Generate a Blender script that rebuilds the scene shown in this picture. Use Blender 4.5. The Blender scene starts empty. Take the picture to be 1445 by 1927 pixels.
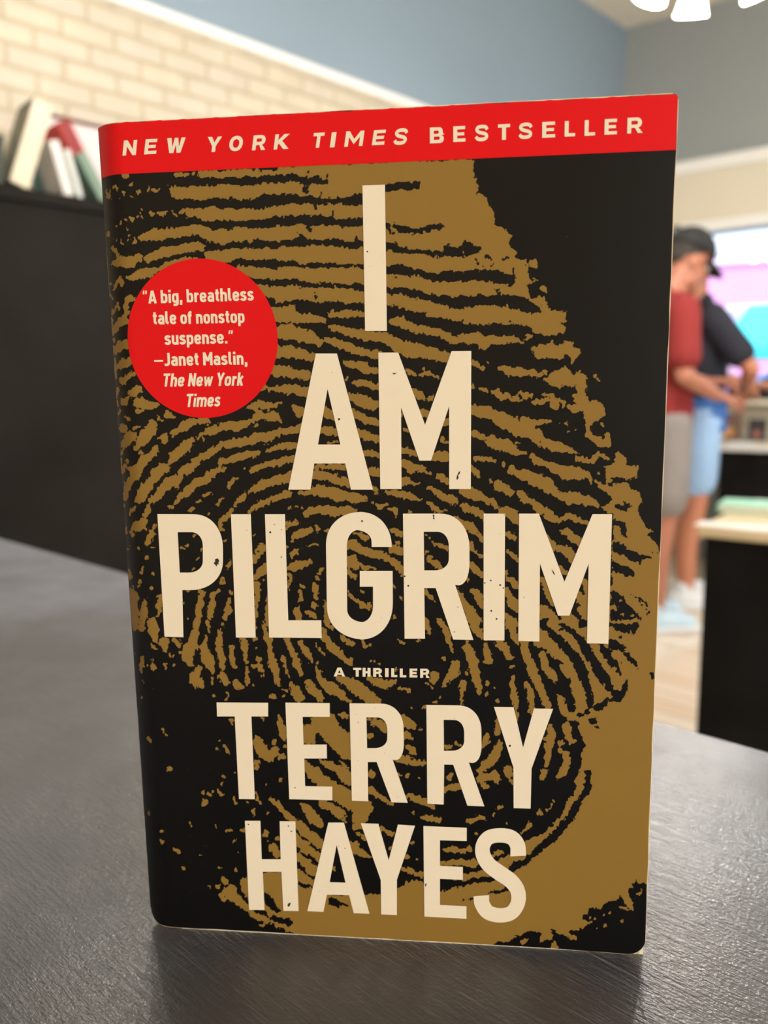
import bpy, bmesh, math, random
import numpy as np
from mathutils import Vector, Matrix

S = bpy.context.scene
COL = S.collection
PI = math.pi

# ------------------------------------------------------------------ camera
TZ = 0.955                                   # table top height
FPX = 1450.0
PITCH, ROLL = 0.1563403, -0.01567904
CP = Vector((0.06760615, -0.19382976, 0.1457007 + TZ))
def _axes():
    f = Vector((0, math.cos(PITCH), -math.sin(PITCH))); u = Vector((0, math.sin(PITCH), math.cos(PITCH))); r = Vector((1, 0, 0))
    c, s = math.cos(ROLL), math.sin(ROLL)
    return c*r+s*u, -s*r+c*u, f
CR, CU, CF = _axes()
cam_d = bpy.data.cameras.new('camera')
cam = bpy.data.objects.new('camera', cam_d); COL.objects.link(cam)
M = Matrix((( CR.x, CU.x, -CF.x, CP.x), (CR.y, CU.y, -CF.y, CP.y), (CR.z, CU.z, -CF.z, CP.z), (0, 0, 0, 1)))
cam.matrix_world = M
cam_d.sensor_fit = 'VERTICAL'; cam_d.sensor_height = 24.0; cam_d.sensor_width = 24.0
cam_d.lens = FPX/1927*24.0
cam_d.clip_start = 0.01; cam_d.clip_end = 200
cam_d.dof.use_dof = True
cam_d.dof.focus_distance = 0.190
cam_d.dof.aperture_fstop = 7.5
S.camera = cam

def ray(px, py): return CF + CR*((px-722.5)/FPX) - CU*((py-963.5)/FPX)
def on_z(px, py, z): d = ray(px, py); return CP + d*((z-CP.z)/d.z)
def on_plane(px, py, P, n): d = ray(px, py); return CP + d*((P-CP).dot(n)/d.dot(n))
def on_y(px, py, y): d = ray(px, py); return CP + d*((y-CP.y)/d.y)

# ------------------------------------------------------------------ world, light, exposure
S.view_settings.view_transform = 'Standard'; S.view_settings.look = 'None'
S.view_settings.gamma = 1.0; S.view_settings.use_curve_mapping = False
S.view_settings.exposure = 0.0
W = bpy.data.worlds.new('daylight'); S.world = W; W.use_nodes = True
wn = W.node_tree.nodes; wl = W.node_tree.links
bg = wn['Background']; bg.inputs['Strength'].default_value = 2.4
tc = wn.new('ShaderNodeTexCoord'); sx = wn.new('ShaderNodeSeparateXYZ'); rp = wn.new('ShaderNodeValToRGB')
wl.new(tc.outputs['Generated'], sx.inputs[0]); wl.new(sx.outputs['Z'], rp.inputs[0]); wl.new(rp.outputs[0], bg.inputs['Color'])
rp.color_ramp.elements[0].position = 0.0; rp.color_ramp.elements[0].color = (0.80, 0.90, 1.0, 1)
rp.color_ramp.elements[1].position = 0.7; rp.color_ramp.elements[1].color = (0.50, 0.75, 1.0, 1)

sun_d = bpy.data.lights.new('sun', 'SUN'); sun_d.energy = 5.0; sun_d.angle = 0.02; sun_d.color = (1, .96, .9)
sun = bpy.data.objects.new('sun', sun_d); COL.objects.link(sun)
sun.rotation_euler = Vector((-0.55, -0.60, 1.15)).to_track_quat('Z', 'Y').to_euler()

# ------------------------------------------------------------------ materials
def srgb(r, g, b):
    f = lambda c: (c/255/12.92) if c/255 <= .04045 else ((c/255+.055)/1.055)**2.4
    return (f(r), f(g), f(b), 1)
def mat(name, col, rough=0.6, metal=0.0, spec=0.5, bump=None, noise=None, emit=None, coat=0.0, sub=0):
    m = bpy.data.materials.new(name); m.use_nodes = True
    nt = m.node_tree; p = nt.nodes['Principled BSDF']
    p.inputs['Base Color'].default_value = col
    p.inputs['Roughness'].default_value = rough; p.inputs['Metallic'].default_value = metal
    p.inputs['Specular IOR Level'].default_value = spec; p.inputs['Coat Weight'].default_value = coat
    if sub: p.inputs['Subsurface Weight'].default_value = sub; p.inputs['Subsurface Scale'].default_value = .01
    t = nt.nodes.new('ShaderNodeTexCoord')
    if noise:                                   # (scale, amount)
        n = nt.nodes.new('ShaderNodeTexNoise'); n.inputs['Scale'].default_value = noise[0]; n.inputs['Detail'].default_value = 5
        nt.links.new(t.outputs['Object'], n.inputs['Vector'])
        mx = nt.nodes.new('ShaderNodeMixRGB'); mx.blend_type = 'MIX'
        mx.inputs[1].default_value = col
        k = noise[1]; mx.inputs[2].default_value = tuple(min(1, c*(1+k)+(.03*k)) for c in col[:3])+(1,)
        nt.links.new(n.outputs['Fac'], mx.inputs[0]); nt.links.new(mx.outputs[0], p.inputs['Base Color'])
    if bump:                                    # (scale, strength)
        n2 = nt.nodes.new('ShaderNodeTexNoise'); n2.inputs['Scale'].default_value = bump[0]; n2.inputs['Detail'].default_value = 4
        nt.links.new(t.outputs['Object'], n2.inputs['Vector'])
        b = nt.nodes.new('ShaderNodeBump'); b.inputs['Strength'].default_value = bump[1]; b.inputs['Distance'].default_value = .002
        nt.links.new(n2.outputs['Fac'], b.inputs['Height']); nt.links.new(b.outputs[0], p.inputs['Normal'])
    if emit:
        p.inputs['Emission Color'].default_value = emit[0]; p.inputs['Emission Strength'].default_value = emit[1]
    return m

# ------------------------------------------------------------------ object helpers
def tag(o, label=None, cat=None, group=None, kind=None):
    if label: o['label'] = label
    if cat: o['category'] = cat
    if group: o['group'] = group
    if kind: o['kind'] = kind
    return o
def link(name, me, m, parent=None):
    o = bpy.data.objects.new(name, me); COL.objects.link(o)
    if m is not None:
        for q in (m if isinstance(m, (list, tuple)) else [m]): me.materials.append(q)
    if parent is not None: o.parent = parent
    return o
def empty(name, loc=(0, 0, 0), rz=0):
    o = bpy.data.objects.new(name, None); COL.objects.link(o); o.location = loc; o.rotation_euler = (0, 0, rz); o.empty_display_size = .05
    return o
def from_bm(name, bm, m, parent=None, smooth=False):
    me = bpy.data.meshes.new(name); bmesh.ops.recalc_face_normals(bm, faces=bm.faces); bm.to_mesh(me); bm.free()
    if smooth: me.polygons.foreach_set('use_smooth', [True]*len(me.polygons))
    return link(name, me, m, parent)
def bm_box(bm, c, s, rot=None, bev=0.0, seg=2):
    """box centre c size s, optional 3x3/4x4 rotation"""
    r = bmesh.ops.create_cube(bm, size=1.0)
    vs = r['verts']
    bmesh.ops.scale(bm, vec=Vector(s), verts=vs)
    if bev > 0:
        es = list({e for v in vs for e in v.link_edges})
        g = bmesh.ops.bevel(bm, geom=es, offset=bev, segments=seg, affect='EDGES', profile=.5)
        vs = list({v for f in g['faces'] for v in f.verts} | {v for v in vs if v.is_valid})
    if rot is not None: bmesh.ops.transform(bm, matrix=rot.to_4x4(), verts=vs)
    bmesh.ops.translate(bm, vec=Vector(c), verts=vs)
    return vs
def boxes(name, items, m, parent=None, bev=0.0):
    bm = bmesh.new()
    for it in items:
        bm_box(bm, it[0], it[1], it[2] if len(it) > 2 else None, bev)
    return from_bm(name, bm, m, parent)
def bm_tube(bm, pts, rad, n=12, caps=True):
    """tube through pts, radius list"""
    pts = [Vector(p) for p in pts]; rings = []
    up = Vector((0, 0, 1))
    for i, p in enumerate(pts):
        d = (pts[min(i+1, len(pts)-1)]-pts[max(i-1, 0)]).normalized()
        a = d.cross(up); a = d.cross(Vector((1, 0, 0))) if a.length < 1e-3 else a
        a.normalize(); b = d.cross(a)
        r = rad[i] if isinstance(rad, (list, tuple)) else rad
        rings.append([bm.verts.new(p+a*r*math.cos(t*2*PI/n)+b*r*math.sin(t*2*PI/n)) for t in range(n)])
    for i in range(len(rings)-1):
        for t in range(n):
            bm.faces.new((rings[i][t], rings[i][(t+1) % n], rings[i+1][(t+1) % n], rings[i+1][t]))
    if caps:
        bm.faces.new(rings[0]); bm.faces.new(rings[-1])
def bm_lathe(bm, prof, axis_pt=(0, 0, 0), n=32, rot=None):
    """profile [(r,z)], revolved about z"""
    vs = []; rings = []
    for r, z in prof:
        ring = [bm.verts.new((r*math.cos(t*2*PI/n), r*math.sin(t*2*PI/n), z)) for t in range(n)]
        rings.append(ring); vs += ring
    for i in range(len(rings)-1):
        for t in range(n):
            bm.faces.new((rings[i][t], rings[i][(t+1) % n], rings[i+1][(t+1) % n], rings[i+1][t]))
    if rot is not None: bmesh.ops.transform(bm, matrix=rot.to_4x4(), verts=vs)
    bmesh.ops.translate(bm, vec=Vector(axis_pt), verts=vs)
def bm_ell(bm, c, r, rot=None, seg=20):
    g = bmesh.ops.create_uvsphere(bm, u_segments=seg, v_segments=seg//2+2, radius=1.0)
    vs = g['verts']; bmesh.ops.scale(bm, vec=Vector(r), verts=vs)
    if rot is not None: bmesh.ops.transform(bm, matrix=rot.to_4x4(), verts=vs)
    bmesh.ops.translate(bm, vec=Vector(c), verts=vs)


# ------------------------------------------------------------------ the room
aL, aR = math.radians(45.07), math.radians(54.0)
A = Vector((math.sin(aL), math.cos(aL), 0))          # left wall runs away along A
B = Vector((math.sin(aR), -math.cos(aR), 0))         # right wall comes back towards the viewer along B
NL = Vector((A.y, -A.x, 0))                          # into the room from the left wall
NR = Vector((B.y, -B.x, 0))                          # into the room from the right wall
K = Vector((1.619, 5.0, 0)); CEIL = 3.30
TRIMZ = 2.39
def oriented(P, ax, n, dims_center, size):
    pass
def wall_box(name, P, ax, n, s0, s1, z0, z1, t, m, off=0.0, parent=None, bm=None):
    """slab on the wall line P+ax*s, between heights, thickness t behind plane (n = into room), off = distance of face in front of the plane"""
    own = bm is None
    if own: bm = bmesh.new()
    q = []
    for s in (s0, s1):
        for d in (off, off-t):
            for z in (z0, z1):
                v = P+ax*s+n*d; q.append(bm.verts.new((v.x, v.y, z)))
    for f in ((0, 1, 3, 2), (4, 5, 7, 6), (0, 1, 5, 4), (2, 3, 7, 6), (0, 2, 6, 4), (1, 3, 7, 5)):
        bm.faces.new([q[i] for i in f])
    if own: return from_bm(name, bm, m, parent)
m_blue = mat('blue grey wall paint', srgb(138, 158, 174), .75, bump=(60, .2))
m_ceil = mat('ceiling paint', srgb(240, 232, 214), .8, bump=(40, .2))
m_white = mat('white trim paint', srgb(244, 244, 240), .4)
m_cream = mat('cream casing paint', srgb(226, 218, 198), .55)

def brick_mat():
    m = bpy.data.materials.new('cream painted brick'); m.use_nodes = True; nt = m.node_tree; p = nt.nodes['Principled BSDF']
    uv = nt.nodes.new('ShaderNodeTexCoord'); br = nt.nodes.new('ShaderNodeTexBrick')
    br.inputs['Color1'].default_value = srgb(218, 206, 184); br.inputs['Color2'].default_value = srgb(212, 202, 186)
    br.inputs['Mortar'].default_value = srgb(196, 184, 156)
    br.inputs['Scale'].default_value = 1.0; br.inputs['Mortar Size'].default_value = 0.0075; br.inputs['Mortar Smooth'].default_value = .3
    br.inputs['Brick Width'].default_value = 0.178; br.inputs['Row Height'].default_value = 0.066
    nz = nt.nodes.new('ShaderNodeTexNoise'); nz.inputs['Scale'].default_value = 9
    nt.links.new(uv.outputs['UV'], br.inputs['Vector']); nt.links.new(uv.outputs['UV'], nz.inputs['Vector'])
    mx = nt.nodes.new('ShaderNodeMixRGB'); mx.blend_type = 'MULTIPLY'; mx.inputs[0].default_value = .25
    nt.links.new(br.outputs['Color'], mx.inputs[1]); nt.links.new(nz.outputs['Fac'], mx.inputs[2])
    nt.links.new(mx.outputs[0], p.inputs['Base Color'])
    b = nt.nodes.new('ShaderNodeBump'); b.inputs['Strength'].default_value = .8; b.inputs['Distance'].default_value = .006; b.invert = True
    nt.links.new(br.outputs['Fac'], b.inputs['Height']); nt.links.new(b.outputs[0], p.inputs['Normal'])
    p.inputs['Roughness'].default_value = .6
    return m
# left wall: brick below the moulding, blue grey above
o = wall_box('wall_left', K, -A, NL, -.15, 9.5, TRIMZ, CEIL+.1, .15, m_blue); tag(o, kind='structure')
o = wall_box('wall_left', K, -A, NL, -.15, 9.5, 0, TRIMZ, .15, brick_mat()); tag(o, kind='structure')
uvl = o.data.uv_layers.new(name='UVMap')
for lo in o.data.loops:
    v = o.data.vertices[lo.vertex_index].co; uvl.data[lo.index].uv = ((v-K).dot(-A)+.047, v.z+.018)
o = wall_box('trim_1', K, -A, NL, 0, 9.5, TRIMZ-.012, TRIMZ+.022, .02, m_white, off=.018); tag(o, kind='structure')
# right wall with its window opening
HEADZ = on_plane(1370, 432, K, NR).z
wl0 = (on_plane(1303, 500, K, NR)-K).dot(B); wl1 = wl0+2.6
SILLZ = 1.02
bm = bmesh.new()
for s0, s1, z0, z1 in ((0, wl0, 0, CEIL+.1), (wl1, 6.5, 0, CEIL+.1), (wl0, wl1, 0, SILLZ), (wl0, wl1, HEADZ, CEIL+.1)):
    wall_box('', K, B, NR, s0, s1, z0, z1, .15, None, bm=bm)
o = from_bm('wall_right', bm, mat('grey wall paint', srgb(152, 158, 158), .75, bump=(60, .2))); tag(o, kind='structure')
o = wall_box('trim_2', K, B, NR, 0, 6.5, TRIMZ-.02, TRIMZ+.05, .04, m_white, off=.045); tag(o, kind='structure')
o = wall_box('trim_3', K, B, NR, 0, 6.5, HEADZ+.06, TRIMZ-.02, .025, m_cream, off=.025); tag(o, kind='structure')
bm = bmesh.new()
wall_box('', K, B, NR, wl0-.07, wl1+.07, HEADZ, HEADZ+.06, .06, None, off=.035, bm=bm)
wall_box('', K, B, NR, wl0-.07, wl0, SILLZ, HEADZ, .06, None, off=.035, bm=bm)
wall_box('', K, B, NR, wl1, wl1+.07, SILLZ, HEADZ, .06, None, off=.035, bm=bm)
wall_box('', K, B, NR, wl0-.07, wl1+.07, SILLZ-.04, SILLZ, .12, None, off=.06, bm=bm)
win = from_bm('window_1', bm, m_white); tag(win, kind='structure')
m_glass = bpy.data.materials.new('window glass'); m_glass.use_nodes = True
nt = m_glass.node_tree; nt.nodes.remove(nt.nodes['Principled BSDF'])
tr = nt.nodes.new('ShaderNodeBsdfTransparent'); gl = nt.nodes.new('ShaderNodeBsdfGlossy'); gl.inputs['Roughness'].default_value = .02
mxs = nt.nodes.new('ShaderNodeMixShader'); mxs.inputs[0].default_value = .05
nt.links.new(tr.outputs[0], mxs.inputs[1]); nt.links.new(gl.outputs[0], mxs.inputs[2]); nt.links.new(mxs.outputs[0], nt.nodes['Material Output'].inputs[0])
wall_box('window_pane', K, B, NR, wl0, wl1, SILLZ, HEADZ, .008, m_glass, off=-.06, parent=win)

# wood floor, ceiling
m = bpy.data.materials.new('honey wood boards'); m.use_nodes = True; nt = m.node_tree; p = nt.nodes['Principled BSDF']
t = nt.nodes.new('ShaderNodeTexCoord'); mp = nt.nodes.new('ShaderNodeMapping'); mp.inputs['Rotation'].default_value = (0, 0, math.radians(45))
br = nt.nodes.new('ShaderNodeTexBrick'); br.inputs['Color1'].default_value = srgb(246, 236, 222); br.inputs['Color2'].default_value = srgb(236, 216, 192)
br.inputs['Mortar'].default_value = srgb(120, 80, 50); br.inputs['Mortar Size'].default_value = .002; br.inputs['Scale'].default_value = 1
br.inputs['Brick Width'].default_value = 1.2; br.inputs['Row Height'].default_value = .09
nt.links.new(t.outputs['Object'], mp.inputs[0]); nt.links.new(mp.outputs[0], br.inputs['Vector']); nt.links.new(br.outputs[0], p.inputs['Base Color'])
p.inputs['Roughness'].default_value = .16
m_floor = m
def poly_slab(name, pts, z0, z1, m):
    bm = bmesh.new(); lo = [bm.verts.new((x, y, z0)) for x, y in pts]; hi = [bm.verts.new((x, y, z1)) for x, y in pts]
    bm.faces.new(lo); bm.faces.new(hi)
    for i in range(len(pts)): bm.faces.new((lo[i], lo[(i+1) % len(pts)], hi[(i+1) % len(pts)], hi[i]))
    return from_bm(name, bm, m)
PL = K-A*9.5; PR = K+B*6.5; PB = PL+(PR-K)
foot = [(K.x, K.y), (PL.x, PL.y), (PB.x, PB.y), (PR.x, PR.y)]
o = poly_slab('floor', foot, -.05, 0, m_floor); tag(o, kind='structure')
m_far = mat('warm plaster', srgb(214, 200, 176), .8, bump=(40, .2))
wb = PB-PL; wb.normalize()
o = wall_box('wall_back', PL, wb, Vector((wb.y, -wb.x, 0)) if Vector((wb.y, -wb.x, 0)).dot(K-PL) > 0 else Vector((-wb.y, wb.x, 0)), 0, (PB-PL).length, 0, CEIL, .12, m_far); tag(o, kind='structure')
ws = (PB-PR).normalized()
ns = Vector((ws.y, -ws.x, 0)); ns = ns if ns.dot(K-PR) > 0 else -ns
sw0 = (PB-PR).length-5.6; sw1 = sw0+3.2
bm = bmesh.new()
for s0, s1, z0, z1 in ((0, sw0, 0, CEIL), (sw1, (PB-PR).length, 0, CEIL), (sw0, sw1, 0, .85), (sw0, sw1, 2.55, CEIL)):
    wall_box('', PR, ws, ns, s0, s1, z0, z1, .12, None, bm=bm)
o = from_bm('wall_side', bm, m_far); tag(o, kind='structure')
bm = bmesh.new()
for s0, s1, z0, z1 in ((sw0-.07, sw1+.07, 2.55, 2.62), (sw0-.07, sw1+.07, .78, .85), (sw0-.07, sw0, .85, 2.55), (sw1, sw1+.07, .85, 2.55), ((sw0+sw1)/2-.03, (sw0+sw1)/2+.03, .85, 2.55)):
    wall_box('', PR, ws, ns, s0, s1, z0, z1, .16, None, off=.03, bm=bm)
win2 = from_bm('added_window', bm, m_white); tag(win2, kind='structure')  # added window, unseen behind the viewer, to light the book's front
wall_box('window_pane', PR, ws, ns, sw0, sw1, .85, 2.55, .008, m_glass, off=-.06, parent=win2)
ad = bpy.data.lights.new('book_fill_light', 'AREA'); ad.shape = 'RECTANGLE'; ad.size = 3.0; ad.size_y = 1.6; ad.energy = 150; ad.color = (1, .96, .90)  # added area light in that opening, shines low onto the front cover
al = bpy.data.objects.new('book_fill_light', ad); COL.objects.link(al); cc = PR+ws*(sw0+sw1)/2+ns*.06; al.location = (cc.x, cc.y, 1.7); al.rotation_euler = (-ns).to_track_quat('Z', 'Y').to_euler()
o = poly_slab('ceiling', foot, CEIL, CEIL+.08, m_ceil); tag(o, kind='structure')

# ------------------------------------------------------------------ counter with the book on it
E0 = Vector((-.337, .604, 0)); E1 = Vector((.222, .0996, 0)); TE = (E1-E0).normalized(); TN = Vector((TE.y, -TE.x, 0))
if TN.y > 0: TN = -TN                                # towards the viewer
def counter_mat():
    m = bpy.data.materials.new('charcoal brushed paint'); m.use_nodes = True; nt = m.node_tree; p = nt.nodes['Principled BSDF']
    L = nt.links.new; N = nt.nodes.new
    t = N('ShaderNodeTexCoord')
    mp = N('ShaderNodeMapping'); L(t.outputs['Object'], mp.inputs[0]); mp.inputs['Scale'].default_value = (110, 760, 60)
    n1 = N('ShaderNodeTexNoise'); n1.inputs['Scale'].default_value = 1; n1.inputs['Detail'].default_value = 4; n1.inputs['Roughness'].default_value = .6; n1.inputs['Distortion'].default_value = .4; L(mp.outputs[0], n1.inputs['Vector'])
    n2 = N('ShaderNodeTexNoise'); n2.inputs['Scale'].default_value = 9; n2.inputs['Detail'].default_value = 6; n2.inputs['Roughness'].default_value = .6; L(t.outputs['Object'], n2.inputs['Vector'])
    n3 = N('ShaderNodeTexNoise'); n3.inputs['Scale'].default_value = 1000; n3.inputs['Detail'].default_value = 2; L(t.outputs['Object'], n3.inputs['Vector'])
    # fine scratches in two directions
    sc = None
    for rz, s in ((.5, (26, 2600, 1)), (-.9, (34, 2200, 1)), (1.3, (30, 2400, 1))):
        mq = N('ShaderNodeMapping'); mq.inputs['Rotation'].default_value = (0, 0, rz); mq.inputs['Scale'].default_value = s; L(t.outputs['Object'], mq.inputs[0])
        q = N('ShaderNodeTexNoise'); q.inputs['Scale'].default_value = 1; q.inputs['Detail'].default_value = 2; L(mq.outputs[0], q.inputs['Vector'])
        r = N('ShaderNodeValToRGB'); r.color_ramp.elements[0].position = .64; r.color_ramp.elements[1].position = .70; L(q.outputs['Fac'], r.inputs[0])
        if sc is None: sc = r
        else:
            ad = N('ShaderNodeMath'); ad.operation = 'ADD'; L(sc.outputs[0], ad.inputs[0]); L(r.outputs[0], ad.inputs[1]); sc = ad
    # height
    h1 = N('ShaderNodeMath'); h1.operation = 'MULTIPLY'; h1.inputs[1].default_value = 1.0; L(n1.outputs['Fac'], h1.inputs[0])
    h3 = N('ShaderNodeMath'); h3.operation = 'MULTIPLY'; h3.inputs[1].default_value = .6; L(n3.outputs['Fac'], h3.inputs[0])
    hs = N('ShaderNodeMath'); hs.operation = 'MULTIPLY'; hs.inputs[1].default_value = -.12; L(sc.outputs[0], hs.inputs[0])
    a1 = N('ShaderNodeMath'); L(h1.outputs[0], a1.inputs[0]); L(h3.outputs[0], a1.inputs[1])
    a2 = N('ShaderNodeMath'); L(a1.outputs[0], a2.inputs[0]); L(hs.outputs[0], a2.inputs[1])
    b = N('ShaderNodeBump'); b.inputs['Strength'].default_value = 1.0; b.inputs['Distance'].default_value = .00034; L(a2.outputs[0], b.inputs['Height']); L(b.outputs[0], p.inputs['Normal'])
    cr = N('ShaderNodeValToRGB'); cr.color_ramp.elements[0].position = .35; cr.color_ramp.elements[0].color = (.005, .0055, .012, 1)
    cr.color_ramp.elements[1].position = .68; cr.color_ramp.elements[1].color = (.026, .022, .021, 1); L(n2.outputs['Fac'], cr.inputs[0])
    mx = N('ShaderNodeMixRGB'); mx.inputs[2].default_value = (.16, .155, .15, 1); L(cr.outputs[0], mx.inputs[1])
    ms = N('ShaderNodeMath'); ms.operation = 'MULTIPLY'; ms.inputs[1].default_value = .16; L(sc.outputs[0], ms.inputs[0]); L(ms.outputs[0], mx.inputs[0])
    L(mx.outputs[0], p.inputs['Base Color'])
    rr = N('ShaderNodeMapRange'); rr.inputs['From Min'].default_value = .3; rr.inputs['From Max'].default_value = .7; rr.inputs['To Min'].default_value = .34; rr.inputs['To Max'].default_value = .50
    L(n2.outputs['Fac'], rr.inputs['Value']); L(rr.outputs[0], p.inputs['Roughness'])
    p.inputs['Specular IOR Level'].default_value = .55; p.inputs['IOR'].default_value = 1.58; p.inputs['Coat Weight'].default_value = .55; p.inputs['Coat Roughness'].default_value = .14; L(b.outputs[0], p.inputs['Coat Normal']); p.inputs['Sheen Weight'].default_value = .55; p.inputs['Sheen Roughness'].default_value = .4; p.inputs['Sheen Tint'].default_value = (.86, .88, 1, 1)
    # worn, patchy varnish
    n4 = N('ShaderNodeTexNoise'); n4.inputs['Scale'].default_value = 26; n4.inputs['Detail'].default_value = 7; n4.inputs['Roughness'].default_value = .7; L(t.outputs['Object'], n4.inputs['Vector'])
    r4 = N('ShaderNodeMapRange'); r4.inputs['From Min'].default_value = .38; r4.inputs['From Max'].default_value = .62; r4.inputs['To Min'].default_value = .25; r4.inputs['To Max'].default_value = .85; L(n4.outputs['Fac'], r4.inputs['Value']); L(r4.outputs[0], p.inputs['Coat Weight'])
    r5 = N('ShaderNodeMapRange'); r5.inputs['From Min'].default_value = .35; r5.inputs['From Max'].default_value = .65; r5.inputs['To Min'].default_value = .75; r5.inputs['To Max'].default_value = .35; L(n2.outputs['Fac'], r5.inputs['Value']); L(r5.outputs[0], p.inputs['Sheen Weight'])
    r6 = N('ShaderNodeMapRange'); r6.inputs['From Min'].default_value = .40; r6.inputs['From Max'].default_value = .60; r6.inputs['To Min'].default_value = .45; r6.inputs['To Max'].default_value = 1.0; L(n4.outputs['Fac'], r6.inputs['Value']); L(r6.outputs[0], b.inputs['Strength'])
    return m
ctr = empty('counter', (0, 0, 0), math.atan2(TE.y, TE.x))
tag(ctr, 'charcoal painted counter with a worn glossy top, under the upright paperback', 'counter')
ln = (E0.dot(TN))                                     # local y of the far edge
Ri = Matrix.Rotation(-math.atan2(TE.y, TE.x), 3, 'Z')
far_l = Ri @ E0

cw, cx = 2.3, (Ri @ E0).x+.30
bm = bmesh.new(); bm_box(bm, (cx, far_l.y-.325, TZ-.0008-.02), (cw, .65, .04), bev=.003)
from_bm('counter_top', bm, counter_mat(), ctr)
m_blk = mat('black paint', (.012, .011, .010, 1), .45, noise=(6, .6))
boxes('cabinet_body', [((cx, far_l.y-.325, (TZ-.041)/2), (cw-.06, .57, TZ-.041-.0))], m_blk, ctr, .002)

# ------------------------------------------------------------------ tall black bookcase along the brick wall
CPt = K+NL*.34
top_z = on_plane(90, 361, CPt, NL).z
s_a = -(on_plane(-60, 345, CPt, NL)-K).dot(A)+.5
s_b = -(on_plane(238, 380, CPt, NL)-K).dot(A)-.25
bc = empty('bookcase', (0, 0, 0)); tag(bc, 'tall black bookcase along the cream brick wall, books on its top', 'bookcase')
m_bk2 = mat('black stained board', (.0065, .005, .0036, 1), .6, spec=.08, noise=(4, .5))
bm = bmesh.new()
wall_box('', K, -A, NL, s_b+.01, s_a-.01, 0, top_z-.035, .325, None, off=.33, bm=bm); from_bm('cabinet_body', bm, m_bk2, bc)
bm = bmesh.new()
wall_box('', K, -A, NL, s_b, s_a, top_z-.033, top_z, .338, None, off=.34, bm=bm); from_bm('top_board', bm, m_bk2, bc)

# ------------------------------------------------------------------ books on the bookcase
def book(px, py, off, w, h, d, roll, yaw, c_cov, c_pg=(238, 230, 208), label='', bands=None, spine=None, pages_front=False):
    """book standing on the bookcase: centre seen at px,py; w thickness, h height, d depth; roll = lean in the wall plane (deg, + leans right); yaw turns it"""
    P = on_plane(px, py, K+NL*off, NL)
    e = empty('book', P); tag(e, label, 'book', 'books on top of the black bookcase')
    base = Matrix((( A.x, -NL.x, 0), (A.y, -NL.y, 0), (0, 0, 1)))   # x along wall, y into the wall
    R = base @ Matrix.Rotation(math.radians(yaw), 3, 'Z') @ Matrix.Rotation(math.radians(roll), 3, 'Y')
    # keep the lowest corner on the board
    low = min((R @ Vector((sx*w/2, sy*d/2, sz*h/2))).z for sx in (-1, 1) for sy in (-1, 1) for sz in (-1, 1))
    e.location.z = top_z-low+.0005
    e.rotation_euler = R.to_euler()
    mc = mat('book cover', srgb(*c_cov), .4, noise=(14, .5))
    boxes('cover', [((-w/2+.0015, 0, 0), (.003, d, h)), ((w/2-.0015, 0, 0), (.003, d, h))], mc, e, .0006)
    sp = boxes('spine', [((0, (-d/2+.0015) if not pages_front else (d/2-.0015), 0), (w-.006, .003, h))], mat('book spine', srgb(*(spine or c_cov)), .45, noise=(20, .3)), e, .0006)
    dy = .004 if not pages_front else -.004
    boxes('page_block', [((0, dy, 0), (w-.0065, d-.010, h-.008))], mat('page edges', srgb(*c_pg), .8, noise=(90, -.15)), e)
    if bands:
        for bi, (side, x0, z0, x1, z1, c) in enumerate(bands):      # printed patches on a cover face
            xx = (-w/2-.0004) if side < 0 else (w/2+.0004)
            boxes('cover_print', [((xx, (x0+x1)/2*d, (z0+z1)/2*h), (.0008, abs(x1-x0)*d, abs(z1-z0)*h))], mat('print', srgb(*c), .5, noise=(30, .8)), e)
    return e
book(45, 276, .27, .052, .245, .11, 20, 0, (200, 194, 178), label='thick cream-spined book leaning right on top of the bookcase, dark photo on its cover', spine=(212, 202, 178),
     bands=[(-1, -.5, -.5, .5, .5, (70, 72, 56)), (-1, -.35, .05, .2, .4, (150, 150, 122))])
book(68, 285, .042, .012, .215, .06, 3, 0, (214, 196, 150), label='thin tan book standing almost upright just right of the thick cream-spined book')
book(84, 325, .142, .022, .15, .12, -30, 0, (90, 150, 165), label='small teal book leaning left, low behind the thick cream-spined book', spine=(206, 110, 108))
book(101, 322, .27, .028, .145, .11, -13, 0, (205, 202, 198), label='white book leaning left beside the red-topped book', spine=(212, 210, 206))
book(142, 288, .142, .044, .262, .12, -27, 0, (190, 24, 22), label='red book leaning left, highest of the leaning books by the paperback', spine=(128, 34, 34))
book(159, 330, .27, .032, .135, .11, -28, 0, (96, 120, 104), label='grey-green book leaning left in front of the red book', spine=(110, 135, 120))
book(124, 330, .27, .016, .13, .11, -13, 0, (200, 205, 202), label='slim pale grey book between the white book and the grey-green book', spine=(198, 204, 200))
book(-16, 318, .27, .026, .13, .11, 8, 0, (40, 50, 46), label='small dark green book at the left edge of the bookcase top', spine=(44, 54, 50))
# white carton with a brown top edge behind the leaning books
P = on_plane(150, 280, K+NL*.045, NL)
cb = empty('carton', P); cb.location.z = top_z+.0005
tag(cb, 'white cardboard carton with a brown open top edge, behind the leaning books', 'box')
cb.rotation_euler = (0, 0, math.atan2(A.y, A.x))
ch = on_plane(120, 222, K+NL*.10, NL).z-top_z
cw2 = (on_plane(330, 250, K+NL*.1, NL)-on_plane(88, 215, K+NL*.1, NL)).dot(A)
x0 = (on_plane(88, 215, K+NL*.1, NL)-P).dot(A)
mw = mat('white carton board', srgb(222, 216, 218), .7, noise=(20, -.1))
boxes('carton_wall', [((x0+cw2/2, -.028, ch/2), (cw2, .004, ch)), ((x0+cw2/2, .028, ch/2), (cw2, .004, ch)), ((x0+.002, 0, ch/2), (.004, .052, ch)), ((x0+cw2-.002, 0, ch/2), (.004, .052, ch)), ((x0+cw2/2, 0, .003), (cw2-.01, .05, .004))], mw, cb)
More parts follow.
